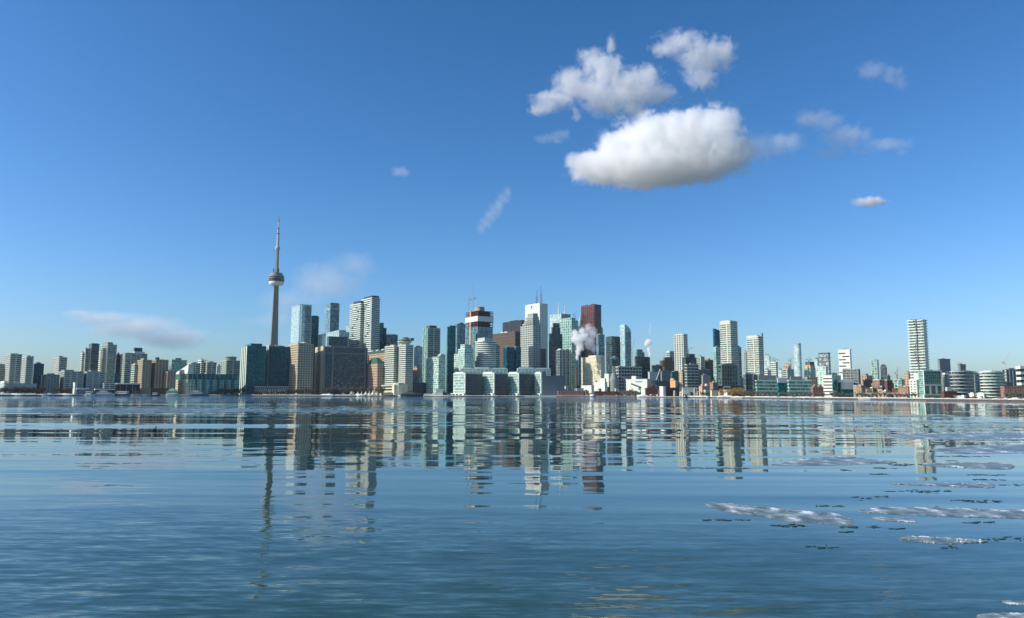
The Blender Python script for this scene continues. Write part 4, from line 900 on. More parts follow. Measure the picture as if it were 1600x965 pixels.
# ------------------------------------------------------------------ cranes
def crane(label, px, base, cab, tip, Y, mat, tail=None, wd=.45):
    o = at(px, base, Y); q = Y/F
    e = empty('tower_crane', (o.x, o.y, 0)); tag(e, label, 'crane')
    zb, zc = o.z, at(px, cab, Y).z; w_ = wd*q
    bm = bmesh.new()
    for sx in (-1, 1):
        for sy in (-1, 1): beam(bm, (sx*w_, sy*w_, zb), (sx*w_, sy*w_, zc), .14*q)
    n = max(3, int((zc-zb)/(2.2*w_))); n = min(n, 40)
    for i in range(n):
        z0 = zb+(zc-zb)*i/n; z1 = zb+(zc-zb)*(i+1)/n; s = 1 if i % 2 else -1
        for y in (-w_, w_): beam(bm, (-s*w_, y, z0), (s*w_, y, z1), .1*q)
        for x in (-w_, w_): beam(bm, (x, -s*w_, z0), (x, s*w_, z1), .1*q)
    link_mesh('mast', bm, mat, e)
    bm = bmesh.new(); box(bm, -1.1*q, 1.1*q, -1*q, 1*q, zc-.2*q, zc+1.5*q); link_mesh('cab', bm, white, e)
    t = at(tip[0], tip[1], Y); T = Vector((t.x-o.x, 0, t.z)); A = Vector((0, 0, zc+1.2*q))
    bm = bmesh.new(); d = (T-A); nrm = Vector((-d.z, 0, d.x)).normalized()*.45*q
    beam(bm, A+nrm, T, .13*q); beam(bm, A-nrm, T, .13*q)
    for i in range(10):
        f, g = i/10, (i+1)/10; a = A.lerp(T, f)+nrm*(1-f)*(1 if i % 2 else -1); c = A.lerp(T, g)+nrm*(1-g)*(-1 if i % 2 else 1); beam(bm, a, c, .1*q)
    link_mesh('jib', bm, mat, e)
    k = -math.copysign(1, d.x or 1)
    bm = bmesh.new(); beam(bm, A, A+Vector((k*4*q, 0, .6*q)), .2*q); box(bm, k*3*q-.6*q, k*3*q+.6*q, -.6*q, .6*q, A.z-.8*q, A.z+.5*q); beam(bm, A+Vector((k*1*q, 0, 3.2*q)), A+Vector((k*4*q, 0, .6*q)), .1*q); beam(bm, A, A+Vector((k*1*q, 0, 3.2*q)), .15*q)
    beam(bm, A+Vector((k*1*q, 0, 3.2*q)), A.lerp(T, .8), .06*q)
    link_mesh('counter_jib', bm, concd, e)
YC = CONSTR.Y
crane('short raised crane on the left corner of the unfinished red floored tower', 732.5, 484, 470, (731.5, 460), YC+15, silver)
crane('tall raised crane reaching far above the unfinished red floored tower', 739.5, 482, 468, (738.6, 441), YC+25, silver)
crane('pinkish crane beside the boxy unfinished tower right of the slender curved tower', 987.5, 573, 548, (992.3, 528), Ys(990)+190, pink, wd=1.0)
crane('red crane over the pale teal block near the right brick warehouse', 1402, 592, 583, (1403.6, 571), Ys(1402)+230, redp)
crane('pale crane with raised arm above the unfinished block at the far right', 1570.5, 577, 567, (1579, 548), Ys(1570)+160, white)
crane('small dark crane on the stepped unfinished block right of the beige tower', 1076, 557, 545, (1085, 542), Ys(1076)+320, concg)
crane('small crane on top of the white lit distant tower', 1211, 566, 561, (1218, 562), Ys(1211)+710, concd)
crane('small crane over the pinkish distant tower', 1236, 575, 563, (1239, 556), Ys(1236)+780, pink)
crane('small crane on the orange wrapped green tower', 1264, 566, 562, (1258, 560.5), Ys(1264)+490, concd)
crane('small white crane above the terminal on the left half', 321, 568, 563, (330, 562), Ys(321)+410, concw)
crane('thin grey crane left of the red granite tower', 899, 500, 492, (901, 486), Ys(899)+700, silver)
crane('yellow crane standing behind the highway at the right', 1363.5, 614, 600, (1364.5, 595), Ys(1363)+80, yellow)
crane('tiny crane leaning left off the dark rounded box', 1499, 572, 568.5, (1494.5, 566), Ys(1499)+310, concg)

# ------------------------------------------------------------------ bare winter trees
def tree_mesh(seed, mat, tm):
    rr = random.Random(seed); bm = bmesh.new()
    beam(bm, (0, 0, 0), (.1, 0, 2.4), .22, 5)
    tips = []
    for i in range(9):
        a = rr.uniform(0, 6.28); z = rr.uniform(1.4, 2.6); e = Vector((math.cos(a)*rr.uniform(1.2, 2.4), math.sin(a)*rr.uniform(1.2, 2.4), z+rr.uniform(2, 4.6)))
        beam(bm, (0, 0, z), e, .09, 3); tips.append((Vector((0, 0, z)), e))
    me = bpy.data.meshes.new('trunk'); bm.to_mesh(me); bm.free(); me.materials.append(tm)
    bm = bmesh.new()
    for i in range(430):
        s, e = rr.choice(tips); p = s.lerp(e, rr.uniform(.25, 1.05)); d = Vector((rr.gauss(0, 1), rr.gauss(0, 1), rr.gauss(.7, .8))).normalized()*rr.uniform(.6, 1.7)
        r = rr.uniform(.05, .12); sd_ = d.cross(Vector((rr.gauss(0, 1), rr.gauss(0, 1), rr.gauss(0, 1)))).normalized()*r
        v = [bm.verts.new(p-sd_), bm.verts.new(p+sd_), bm.verts.new(p+d)]; bm.faces.new(v)
        d2 = (d*.5+Vector((rr.gauss(0, .5), rr.gauss(0, .5), rr.gauss(.1, .4)))); v = [bm.verts.new(p+d*.4-sd_*.7), bm.verts.new(p+d*.4+sd_*.7), bm.verts.new(p+d*.4+d2)]; bm.faces.new(v)
    mc = bpy.data.meshes.new('twigs'); bm.to_mesh(mc); bm.free(); mc.materials.append(mat)
    return me, mc
bark = wall('bark', (.10, .075, .06))
TC = {'red': wall('twigs_reddish', (.22, .13, .11), var=.3), 'brown': wall('twigs_brown', (.20, .13, .08), var=.3), 'grey': wall('twigs_grey', (.17, .15, .14), var=.3), 'ochre': wall('twigs_ochre', (.42, .27, .10), var=.3), 'green': wall('twigs_green', (.07, .085, .06), var=.3)}
TM = {k: [tree_mesh(i*5+j, m, bark) for j in range(3)] for i, (k, m) in enumerate(TC.items())}
CL = [(-4, 70, 604.5, 4.6, 'red', 22, 'bare reddish tree in the row before the low grey hall, far left'), (86, 113, 605, 4.6, 'red', 20, 'bare reddish tree below the wide grey slabs on the left'),
      (328, 346, 608, 5, 'grey', 24, 'bare grey tree behind the grey yacht'), (346, 382, 604.5, 5, 'brown', 18, 'rusty brown bare tree between terminal and teal waterfront tower'),
      (394, 448, 608, 5, 'grey', 10, 'bare grey tree before the ribbed glass pavilion'), (450, 490, 606, 5, 'grey', 22, 'bare grey tree at the foot of the tan gridded tower'), (504, 578, 604, 5, 'grey', 26, 'bare brown grey tree before the long dark hotel slab'),
      (588, 600, 604, 5, 'grey', 26, 'bare tree beside the cream hotel podium'), (730, 752, 611, 4, 'green', 8, 'small bare tree before the first dark flank of the white fronted row'), (775, 792, 611, 4, 'green', 8, 'small bare tree before the second dark flank of the white fronted row'), (814, 835, 611, 4, 'green', 8, 'small bare tree before the third dark flank of the white fronted row'),
      (1096, 1108, 610.5, 4, 'green', 14, 'dark bushy tree on the quay before the brick houses'), (1129, 1162, 607, 5, 'ochre', 22, 'yellow ochre bare tree before the black building with white sign bar'), (1158, 1184, 609, 5, 'grey', 22, 'bare grey tree below the framed midrise'),
      (1184, 1286, 611.5, 5.5, 'grey', 14, 'bare grey tree lining the front of the green glass campus'), (1300, 1352, 612, 5.5, 'grey', 14, 'bare grey tree before the block with the blank screen'), (1352, 1436, 612.5, 6, 'grey', 20, 'bare grey tree along the highway near the right brick warehouse'), (1572, 1606, 611, 6, 'grey', 30, 'bare tree before the long orange brick warehouse')]
rr = random.Random(4)
for a, c, top, st_, kind, off, lab in CL:
    px = a
    while px < c:
        Y = Ys(px)+off+rr.uniform(-4, 6); h = at(px, top+rr.uniform(-1, 1.5), Y).z-1.5; s = max(.25, h/6.6)
        tr, cw = rr.choice(TM[kind])
        p = at(px, 610, Y); e = empty('bare_tree', (p.x, p.y, 1.5), rr.uniform(0, 6.28)); e.scale = (s*rr.uniform(1, 1.3), s*rr.uniform(1, 1.3), s); tag(e, lab, 'tree', 'trees: '+lab.split(' tree ')[-1] if ' tree ' in lab else 'bare trees')
        for nm, me in (('trunk', tr), ('crown', cw)):
            o = bpy.data.objects.new(nm, me); COL.objects.link(o); o.parent = e
        px += st_*rr.uniform(.75, 1.3)

# ------------------------------------------------------------------ boats, tents, quay things
def boat(label, px, L, H, hullm, topm, name='tour_boat', off=-9, roof=None, mast=0, bow=1, cabins=((.15, .75, 1.0),)):
    Y = Ys(px)+off; p = at(px, 617, Y); q = Y/F; L *= q; H *= q
    e = empty(name, (p.x, p.y, 0)); tag(e, label, 'boat')
    bm = bmesh.new(); hh = H*.38; b_ = L*.12+.8
    st_ = [(-.5, .75, .0), (-.3, 1, 0), (.1, 1, 0), (.38, .6, .12), (.5, .02, .3)]; A = []
    for t, wd, up in st_:
        x = t*L*bow; A.append([bm.verts.new((x, -b_*wd, hh*(1+up))), bm.verts.new((x, -b_*wd*.7, -.3)), bm.verts.new((x, b_*wd*.7, -.3)), bm.verts.new((x, b_*wd, hh*(1+up)))])
    for U, V in zip(A, A[1:]):
        for i in range(4): bm.faces.new((U[i], U[(i+1) % 4], V[(i+1) % 4], V[i]))
    bm.faces.new(A[0]); bm.faces.new(A[-1]); bmesh.ops.recalc_face_normals(bm, faces=bm.faces)
    link_mesh('hull', bm, hullm, e)
    z = hh
    for i, (f0, f1, fr_) in enumerate(cabins):
        bm = bmesh.new(); x0, x1 = (f0-.5)*L*bow, (f1-.5)*L*bow; x0, x1 = min(x0, x1), max(x0, x1); z1 = z+(H-hh)/len(cabins)*fr_
        box(bm, x0, x1, -b_*(.8-.12*i), b_*(.8-.12*i), z, z1); cb = link_mesh('cabin', bm, topm, e)
        bm = bmesh.new(); n = max(3, int((x1-x0)/(1.6*q)))
        for k in range(n): xx = x0+(x1-x0)*(k+.2)/n; box(bm, xx, xx+(x1-x0)/n*.6, -b_*(.8-.12*i)-.12, 0, z+(z1-z)*.35, z+(z1-z)*.8)
        link_mesh('windows', bm, gblack, cb, kind='stuff', cell=3); z = z1
    if roof:
        bm = bmesh.new(); prism(bm, [(-L*.35, -b_*.9), (L*.35, -b_*.9), (L*.35, b_*.9), (-L*.35, b_*.9)], z, z+H*.5, .12); link_mesh('roof', bm, roof, e)
    for k in range(mast):
        bm = bmesh.new(); x = (-.2+.4*k)*L; beam(bm, (x, 0, hh), (x, 0, hh+H*1.5), .11*q); link_mesh('mast', bm, silver, e)
boat('long grey motor yacht with white stern moored before the terminal', 311, 31, 9, greyb, silver, 'motor_yacht', -14, cabins=((.12, .7, 1), (.2, .5, 1)), mast=1)
boat('white ferry with green peaked roof left of the terminal', 269, 19, 8, white, seafoam, 'ferry_boat', -14, roof=copper, cabins=((.08, .92, 1),))
boat('snow covered white tour boat below the black snow roofed shed', 164, 30, 9, white, silver, 'tour_boat', -12, cabins=((.1, .8, 1), (.25, .6, .8)))
boat('white boat with bright pointed bow right of the white shaft', 141, 16, 7, white, white, 'tour_boat', -10, cabins=((.1, .6, 1),))
boat('grey white two masted boat moored left of the tan towers', 192, 24, 9, greyb, snow, 'sailing_ship', -12, mast=3, cabins=((.15, .8, .7),))
boat('low white boat with dark cabin below the left tan tower', 214, 17, 7, silver, concd, 'tour_boat', -10, mast=1, cabins=((.2, .7, 1),))
boat('small dark and white boat left of the green roofed ferry', 243, 14, 5, navy, white, 'tour_boat', -10, cabins=((.2, .7, 1),))
boat('white bowed dark ferry below the concrete hotel podium', 638, 28, 8, navy, greyb, 'ferry_boat', -16, bow=-1, cabins=((.1, .85, 1), (.3, .6, .8)))
boat('low dark tug boat right of the hotel podium', 655, 12, 5, black, navy, 'tug_boat', -13, cabins=((.3, .7, 1),))
boat('white bow of a small ferry below the cream round drum', 627, 9, 6, white, white, 'ferry_boat', -24, bow=-1, cabins=((.1, .5, 1),))
boat('purple and white boat at the quay below the cream podium', 608, 18, 5, wall('plum_hull', (.22, .12, .16)), silver, 'tour_boat', -10, cabins=((.1, .8, 1),))
boat('small dark work boat moored at the sugar dock', 1073, 10, 3.5, black, navy, 'work_boat', -14, cabins=((.3, .6, 1),))
boat('tiny white boat on the water right of the sugar dock', 1108, 8, 3, white, greyb, 'work_boat', -12, cabins=((.3, .6, 1),))
boat('small white boat at the left end of the snowy quay', 71, 10, 4, white, silver, 'work_boat', -9, cabins=((.2, .7, 1),))
# white ferry landing
b = B('ferry_landing', 'pavilion', 'flat roofed white ferry landing on the quay right of the concrete hotels', 681, 682, 692, 608, 4, 6, 'wallw', pent=[(-.2, 1.3, 0, 1, .9, white)])
b = B('ferry_landing', 'pavilion', 'long low white terminal roof along the quay left of the white fronted row', 661, 662, 706, 614.2, 6, 4, 'wallw', pent=[(.3, .45, 0, 1, 1.4, white)])
b = B('quay_wall', 'wall', 'long pale concrete quay wall from the hotels to the windowless grey block', 660, 660.5, 870, 616.2, -3, 0, 'wall', pent=[], base=-.3, parapet=False)
def tent(label, px, top, w_):
    Y = Ys(px)+6; p = at(px, 615, Y); q = Y/F; zt = at(px, top, Y).z
    e = empty('marquee_tent', (p.x, p.y, 0)); tag(e, label, 'tent')
    bm = bmesh.new(); n = 8; prof = [(w_*q, GZ+2.2), (w_*.95*q, GZ+3.4), (w_*.45*q, GZ+(zt-GZ)*.5), (w_*.14*q, GZ+(zt-GZ)*.8), (.05*q, zt)]
    lathe(bm, prof, 8); link_mesh('canopy', bm, white, e)
    for k in range(4):
        a = math.pi/4+k*math.pi/2; x, y = w_*q*.85*math.cos(a), w_*q*.85*math.sin(a); bm = bmesh.new(); beam(bm, (x, y, 1.4), (x, y, GZ+2.4), .12*q); link_mesh('pole', bm, silver, e)
for a in (('leftmost of three large white marquee tents on the quay', 559, 610.2, 3.4), ('middle of three large white marquee tents on the quay', 571.5, 609.5, 3.6), ('rightmost of three large white marquee tents on the quay', 583, 607.5, 3.6),
          ('small white tent between the left and middle large marquees', 565, 609.5, 1.8), ('small white tent between the middle and right large marquees', 577, 608.5, 2.0), ('small white tent right of the large marquees', 589, 608.5, 2), ('low white tent at the left end of the marquees', 548, 613.6, 2.5)):
    tent(*a)
# snow heaps on the quay
def heap(label, px, row, wp, hp):
    Y = Ys(px)+5; p = at(px, row, Y); q = Y/F; bm = bmesh.new()
    bmesh.ops.create_icosphere(bm, subdivisions=3, radius=1, matrix=Matrix.Diagonal((wp*q, 3*q, hp*q, 1)))
    for v in bm.verts: v.co += v.co.normalized()*noise.noise(v.co*.15/q+Vector((px, 0, 0)))*.9*q
    o = link_mesh('snow_heap', bm, snow, smooth=True); o.location = (p.x, p.y, 1.6); tag(o, label, 'snow heap')
for a in (('pile of snow on the quay left of the conveyor dock tower', 1004, 615, 9, 3.2), ('snow heap beside the squat plant shed', 925, 616, 4, 3.4), ('long snow bank before the yellow brown trees', 1134, 617, 14, 2.6), ('snow bank at the left part of the far left promenade', 20, 614, 16, 2.6), ('snow bank under the wide grey slabs', 98, 614, 14, 2.8),
          ('snow bank at the right end of the hotel slab', 563, 615, 6, 2.2), ('snow bank before the long dark hotel slab', 512, 614, 12, 2.6), ('snow ridge on the promenade below the green glass campus', 1262, 621, 8, 1.5), ('snow ridge below the white striped block', 1282, 621.5, 6, 1.6), ('snow ridge at the right edge of the promenade', 1585, 624, 10, 2), ('snow ridge below the pale layered block', 1556, 624, 6, 1.6)):
    heap(*a)
# dark elevated highway on the right
def highway():
    e = empty('elevated_highway', (0, 0, 0)); tag(e, 'low grey elevated highway running behind the bare trees at the right', 'highway')
    P = [at(px, 606, Ys(px)+48) for px in range(1338, 1425, 8)]
    bm = bmesh.new(); 
    for a, c in zip(P, P[1:]): prism(bm, [(a.x, a.y), (c.x, c.y), (c.x, c.y+9), (a.x, a.y+9)], 6.0, 7.9)
    link_mesh('deck', bm, wall('highway_concrete', (.26, .24, .22), var=.3), e)
    for a in P[::2]:
        bm = bmesh.new(); box(bm, a.x-.6, a.x+.6, a.y+1.5, a.y+7.5, 1.4, 5.99); link_mesh('pillar', bm, concg, e)
highway()

# small sheds, containers and plant on the quays
rr = random.Random(77)
def clutter(name, label, cat, group, px0, px1, n, offs, styles, h=(1.5, 6), wd=(2.5, 8)):
    for k in range(n):
        px = rr.uniform(px0, px1); w_ = rr.uniform(*wd); base_row = shore_py(px)-1.2
        B(name, cat, label, px, px+w_*rr.uniform(.2, .5), px+w_, base_row-rr.uniform(*h), rr.choice(offs)+rr.uniform(-2, 2), rr.uniform(26, 40), rr.choice(styles), pent=[] if rr.random() < .5 else [(.2, .6, .2, .8, rr.uniform(.5, 1.6), rr.choice([snow, concd, rust, silver]))], group=group, parapet=False)
mut = ['wallgr', 'walls', 'tanv', 'brickd', 'brownw', 'dark', 'wallt', 'concgb', 'pinkg']
clutter('dock_shed', 'small muted shed among the plant buildings of the sugar dock', 'shed', 'small sheds on the sugar dock', 905, 1060, 34, (26, 44, 66, 90), mut, (4, 13))
clutter('dock_shed', 'small muted shed behind the brick houses and white hall', 'shed', 'small sheds behind the brick houses', 1062, 1125, 14, (60, 84), mut, (5, 14))
clutter('shipping_container', 'dull shipping container lying on the quay at the sugar dock', 'container', 'containers on the sugar dock', 912, 1028, 22, (7, 9), ['brickd', 'wallgr', 'navy', 'wallt', 'brownw'], (1.2, 3), (2, 5))
clutter('quay_shed', 'small low hut behind the snow banks of the far left quay', 'shed', 'small huts on the left quay', 120, 265, 20, (26, 34), ['walls', 'wallgr', 'navy', 'brownw', 'tanv'], (2, 6))
clutter('quay_shed', 'small low dark hut at the foot of the tall hotel waterfront', 'shed', 'small huts below the hotels', 500, 700, 22, (14, 22), ['walld', 'wallgr', 'navy', 'brownw', 'wallc'], (2, 6))
clutter('old_building', 'small brown old building behind the highway at the right', 'building', 'old buildings behind the highway', 1335, 1425, 22, (90, 130, 170), ['tanv', 'brownv', 'brickd', 'pinkg', 'wallgr', 'dark'], (12, 22), (5, 12))
clutter('quay_shed', 'small grey hut on the promenade at the right below the layered blocks', 'shed', 'small huts on the right promenade', 1478, 1600, 12, (12, 18), ['wallgr', 'brownw', 'brickd', 'walls'], (3, 7), (4, 10))
# ducks
def duck_mesh():
    bm = bmesh.new()
    bmesh.ops.create_uvsphere(bm, u_segments=10, v_segments=8, radius=1, matrix=Matrix.Translation((0, 0, .05)) @ Matrix.Diagonal((.26, .12, .11, 1)))
    beam(bm, (.17, 0, .08), (.21, 0, .24), .045, 6)
    bmesh.ops.create_uvsphere(bm, u_segments=8, v_segments=6, radius=.065, matrix=Matrix.Translation((.22, 0, .27)))
    beam(bm, (.27, 0, .26), (.36, 0, .25), .018, 4); beam(bm, (-.2, 0, .08), (-.34, 0, .15), .035, 4)
    me = bpy.data.meshes.new('duck'); bm.to_mesh(me); bm.free(); me.materials.append(black); return me
dm = duck_mesh()
DK = [(240, 671, 'lone dark duck swimming left of the spire reflection'), (128, 629.5, 'dark duck alone, left of a close pair far out below the left towers'), (142, 629.3, 'left bird of the close pair of ducks below the left towers'), (147, 629.3, 'right bird of the close pair of ducks below the left towers'),
      (1447, 667, 'dark bird resting on slush ice in the balconied tower reflection'), (1580, 641.5, 'leftmost duck of the line near the right edge'), (1585, 641.8, 'second duck of the line near the right edge'), (1591, 641.5, 'third duck of the line near the right edge'), (1597, 641.3, 'rightmost duck of the line near the right edge')]
for px, py, lab in DK:
    p = onw(px, py); o = bpy.data.objects.new('duck', dm); COL.objects.link(o); o.location = (p.x, p.y, 0); o.rotation_euler = (0, 0, rr.choice([0, 3.1])+rr.uniform(-.4, .4)); k = 1.3 if py > 640 else 1.8; o.scale = (k, k, k); tag(o, lab, 'duck', 'ducks on the lake')

# ------------------------------------------------------------------ ice floes
def ice_mat():
    m, n = newmat('ice'); g = nd(n, 'ShaderNodeNewGeometry'); tc = nd(n, 'ShaderNodeTexCoord')
    sp = nd(n, 'ShaderNodeSeparateXYZ'); n.links.new(g.outputs['Position'], sp.inputs[0])
    a = nd(n, 'ShaderNodeTexNoise'); a.inputs['Scale'].default_value = 5.5; a.inputs['Detail'].default_value = 8; a.inputs['Roughness'].default_value = .75
    mp = nd(n, 'ShaderNodeMapping'); n.links.new(g.outputs['Position'], mp.inputs[0]); mp.inputs['Scale'].default_value = (.55, 2.8, 1); n.links.new(mp.outputs[0], a.inputs['Vector'])
    at_ = nd(n, 'ShaderNodeAttribute', attribute_name='rise')
    s = math_(n, 'ADD', math_(n, 'MULTIPLY', at_.outputs['Fac'], .68), math_(n, 'MULTIPLY', a.outputs[0], .85))
    mr = nd(n, 'ShaderNodeMapRange'); n.links.new(s, mr.inputs[0]); mr.inputs[1].default_value = .30; mr.inputs[2].default_value = 1.22
    ra = nd(n, 'ShaderNodeValToRGB'); n.links.new(mr.outputs[0], ra.inputs[0]); cr = ra.color_ramp
    cr.elements[0].color = (.035, .06, .068, 1); cr.elements[1].color = (.85, .87, .85, 1)
    e = cr.elements.new(.32); e.color = (.15, .19, .18, 1); e = cr.elements.new(.60); e.color = (.27, .31, .29, 1)
    p = princ(n, ra.outputs[0], .35, .4)
    bp = nd(n, 'ShaderNodeBump'); bp.inputs['Strength'].default_value = .6; bp.inputs['Distance'].default_value = .03; n.links.new(a.outputs[0], bp.inputs['Height']); n.links.new(bp.outputs[0], p.inputs['Normal'])
    return m
ICE = ice_mat()
dark_ice_wave = wall('dark_ice_and_wavelets', (.025, .055, .06), rough=.25, var=.5)  # dark tone of thin ice, also standing in for tilted wavelet facets
slushm = wall('slush', (.20, .26, .28), rough=.4, var=.8, scale=1.5)
def floe(label, prof, amp, seed, chunks=30, name='ice_floe'):
    rr = random.Random(seed); off = Vector((seed*7.3, seed*3.1, 0))
    def edge(px):
        for (a, t0, b0), (c, t1, b1) in zip(prof, prof[1:]):
            if px <= c:
                f = (px-a)/(c-a); return t0+(t1-t0)*f, b0+(b1-b0)*f
        return prof[-1][1:]
    x0, x1 = prof[0][0], prof[-1][0]; NC = int(min(300, (x1-x0)*1.0)); NR = 16
    c0 = onw((x0+x1)/2, edge((x0+x1)/2)[1]); e = empty(name, (c0.x, c0.y, 0)); tag(e, label, 'ice floe', 'ice floes drifting on the right side of the lake')
    sc_ = c0.y/F
    bm = bmesh.new(); lay = bm.verts.layers.float.new('rise'); V = []
    for i in range(NC+1):
        px = x0+(x1-x0)*i/NC; t, b_ = edge(px); col = []
        n1 = noise.fractal(Vector((px*.11, seed, 0)), 1, 2, 4)*1.0; n2 = noise.fractal(Vector((px*.13, seed+9, 3)), 1, 2, 4)*.8
        th = b_-t; t += n1*min(1.6, th*.28); b_ += n2*min(1.2, th*.2)
        if b_-t < .4: b_ = t+.4
        for j in range(NR+1):
            f = j/NR; p = onw(px, t+(b_-t)*f)
            ed = min(1, min(f, 1-f)*7, min(i, NC-i)/6)
            nz = noise.fractal(Vector((p.x*2.1, p.y*1.1, 0))/max(.25, sc_*45)+off, 1, 2, 5)
            rid = max(0, 1-abs(noise.noise(Vector((p.x*.7, p.y*1.9, 2))/max(.25, sc_*45)+off))*5)
            rim = max(0, 1-abs(f-.14)*9)*.7+max(0, 1-abs(f-.88)*9)*.55
            r = max(0, .25+nz*.75+rid*.45+rim*(.5+nz))
            z = (-.02 if ed == 0 else .012+amp*ed*(.15+r*.75))
            v = bm.verts.new((p.x-c0.x, p.y-c0.y, z)); v[lay] = min(1.3, r)*(.4+.6*ed); col.append(v)
        V.append(col)
    for A, C in zip(V, V[1:]):
        for j in range(NR): bm.faces.new((A[j], A[j+1], C[j+1], C[j]))
    link_mesh('sheet', bm, ICE, e)
    bm = bmesh.new()
    for k in range(chunks):
        px = rr.uniform(x0+3, x1-3); t, b_ = edge(px); f = .12 if rr.random() < .65 else rr.uniform(.2, .9); p = onw(px, t+(b_-t)*f); s = amp*rr.uniform(.15, .6)
        bmesh.ops.create_icosphere(bm, subdivisions=1, radius=s, matrix=Matrix.Translation((p.x-c0.x, p.y-c0.y, amp*.6+s*.2)) @ Matrix.Rotation(rr.uniform(0, 3), 4, 'Z') @ Matrix.Diagonal((rr.uniform(1, 2.4), rr.uniform(.8, 1.6), rr.uniform(.5, .9), 1)))
    link_mesh('ice_rubble', bm, snow, e, kind='stuff')
FL = [
 ('longest rough grey ice floe with a white lump at its pointed left tip', [(1102, 786, 787.5), (1108, 784.5, 791), (1135, 785, 799), (1165, 788, 804), (1200, 791, 808.5), (1240, 795, 816), (1270, 797, 818), (1300, 799, 819), (1322, 806, 820), (1334, 813, 819)], .075, 90),
 ('thin bluish ice tongue joining the longest floe to the next one', [(1362, 807.5, 808.5), (1385, 807, 813), (1405, 808, 814), (1432, 812.5, 815)], .028, 12),
 ('long straight grey floe running off the right edge below the middle', [(1340, 796.5, 797.5), (1356, 795.5, 800), (1375, 791, 802), (1400, 791.5, 804), (1450, 792, 806), (1500, 793, 808), (1550, 794, 809), (1640, 796, 811)], .075, 70),
 ('short bright white topped floe, lowest floe right of centre', [(1405, 842, 843), (1416, 837, 845), (1440, 838, 847), (1475, 839, 849.5), (1500, 841, 849), (1530, 843, 847), (1545, 845, 846)], .07, 90),
 ('broad lens shaped grey floe left of the balconied tower reflection', [(1205, 724.5, 725.5), (1235, 720, 727), (1270, 714, 727.5), (1300, 711.5, 727), (1330, 712, 726), (1360, 716, 724), (1390, 719, 722.5), (1402, 721, 722)], .09, 40),
 ('thin floe with blunt right end at the tip of the balconied tower reflection', [(1390, 754, 755), (1430, 754.5, 757), (1480, 754, 759), (1520, 754, 761), (1550, 755, 761.5), (1556, 756.5, 760)], .09, 40),
 ('grey floe right of the balconied tower reflection with ragged right end', [(1440, 724, 726), (1475, 722, 729), (1520, 721, 731), (1560, 721, 733), (1580, 724, 732), (1586, 727, 729)], .12, 40),
 ('wide floe reaching the right edge, pointed on its left, above the ragged floe', [(1455, 701, 702), (1480, 699, 706), (1500, 695, 709), (1550, 692, 709), (1640, 688, 707)], .13, 50),
 ('farthest broad slushy floe crossing the balconied tower reflection', [(1382, 679, 680), (1420, 676, 685), (1470, 675, 686), (1530, 673, 687), (1640, 672, 687)], .14, 50),
 ('small floe cut off by the bottom right corner of the photo', [(1525, 962, 967), (1540, 957, 975), (1580, 955.5, 980), (1640, 958, 985)], .045, 50),
 ('dark wet little floe at the right edge just above the bottom corner', [(1565, 938, 940), (1580, 938, 944), (1640, 938, 946)], .02, 4)]
for i, (lab, pr, amp, ch) in enumerate(FL): floe(lab, pr, amp*(.48 if i == 3 else .34), i+1, int(ch*.6))
# dark plates of clear ice, their colour also painting tilted wavelets, and slush fields
def plates(name, label, mat, spots, seed, zmax, cat):
    rr = random.Random(seed); bm = bmesh.new()
    for cx, cy_, wx, wy, n, smin, smax in spots:
        for k in range(n):
            a = rr.uniform(-1, 1); px = cx+a*wx/2; py = cy_+rr.gauss(0, .5)*wy/2*(1.2-abs(a)*.7)+math.sin(px*.13+cx)*wy*.12
            p = onw(px, py); q = p.y/F; L = rr.uniform(smin, smax)*q; dp = onw(px, py+.5).y; D = abs(p.y-dp)*rr.uniform(.4, 1.2)
            m_ = rr.randint(5, 7); r0 = rr.uniform(0, 6); top = [];  bot = []; z = rr.uniform(.3, 1)*zmax
            for i in range(m_):
                t = r0+2*math.pi*i/m_; k2 = rr.uniform(.6, 1.15); x, y = p.x+math.cos(t)*L/2*k2, p.y+math.sin(t)*D*k2
                top.append(bm.verts.new((x, y, z+rr.uniform(-.3, .3)*zmax))); bot.append(bm.verts.new((x, y, -.03)))
            bm.faces.new(top)
            for i in range(m_): bm.faces.new((bot[i], bot[(i+1) % m_], top[(i+1) % m_], top[i]))
    o = link_mesh(name, bm, mat, kind='stuff'); tag(o, label, cat)
DARK = [(1345, 777, 26, 5), (1383, 775, 26, 4), (1525, 782, 80, 4), (1285, 854, 50, 4), (1318, 734, 20, 2), (1379, 731, 45, 3), (1380, 740, 38, 2.4), (1135, 811.5, 70, 1.6), (1232, 820, 62, 4), (1328, 823, 30, 3.5), (1368, 823, 24, 3), (1403, 825, 24, 3), (1322, 830, 18, 2), (1296, 790, 42, 2.4), (1416, 766, 60, 4), (1465, 766.5, 40, 4), (1532, 815.5, 45, 3), (1484, 856, 24, 5), (1540, 741, 60, 1.6), (1545, 748.5, 50, 1.6), (1585, 757, 44, 2.4), (1572, 841, 74, 5), (1120, 730.5, 100, 2), (1415, 725, 60, 3), (1030, 712, 60, 2), (1010, 722, 30, 1.5), (1500, 712, 90, 1.5)]
plates('dark_ice_wavelet_plates', 'loose dark plates standing for thin ice and tilted wavelets around the floes on the right', dark_ice_wave, [(a, b_, c, d, int(c*.32), 2, 13) for a, b_, c, d in DARK], 3, .02, 'ice')
plates('slush_ice', 'broken grey slush speckling the far water in thin bands', slushm, [(380, 640, 660, 13, 2000, 1, 7), (160, 641, 200, 12, 600, 1, 6), (620, 636, 260, 7, 200, 1, 5), (1450, 664, 320, 18, 700, 1, 9), (1520, 680, 200, 22, 420, 1, 9), (1330, 676, 120, 3, 60, 2, 8), (1240, 648, 500, 5, 300, 1, 7), (870, 637, 420, 6, 160, 1, 4)], 8, .03, 'ice')
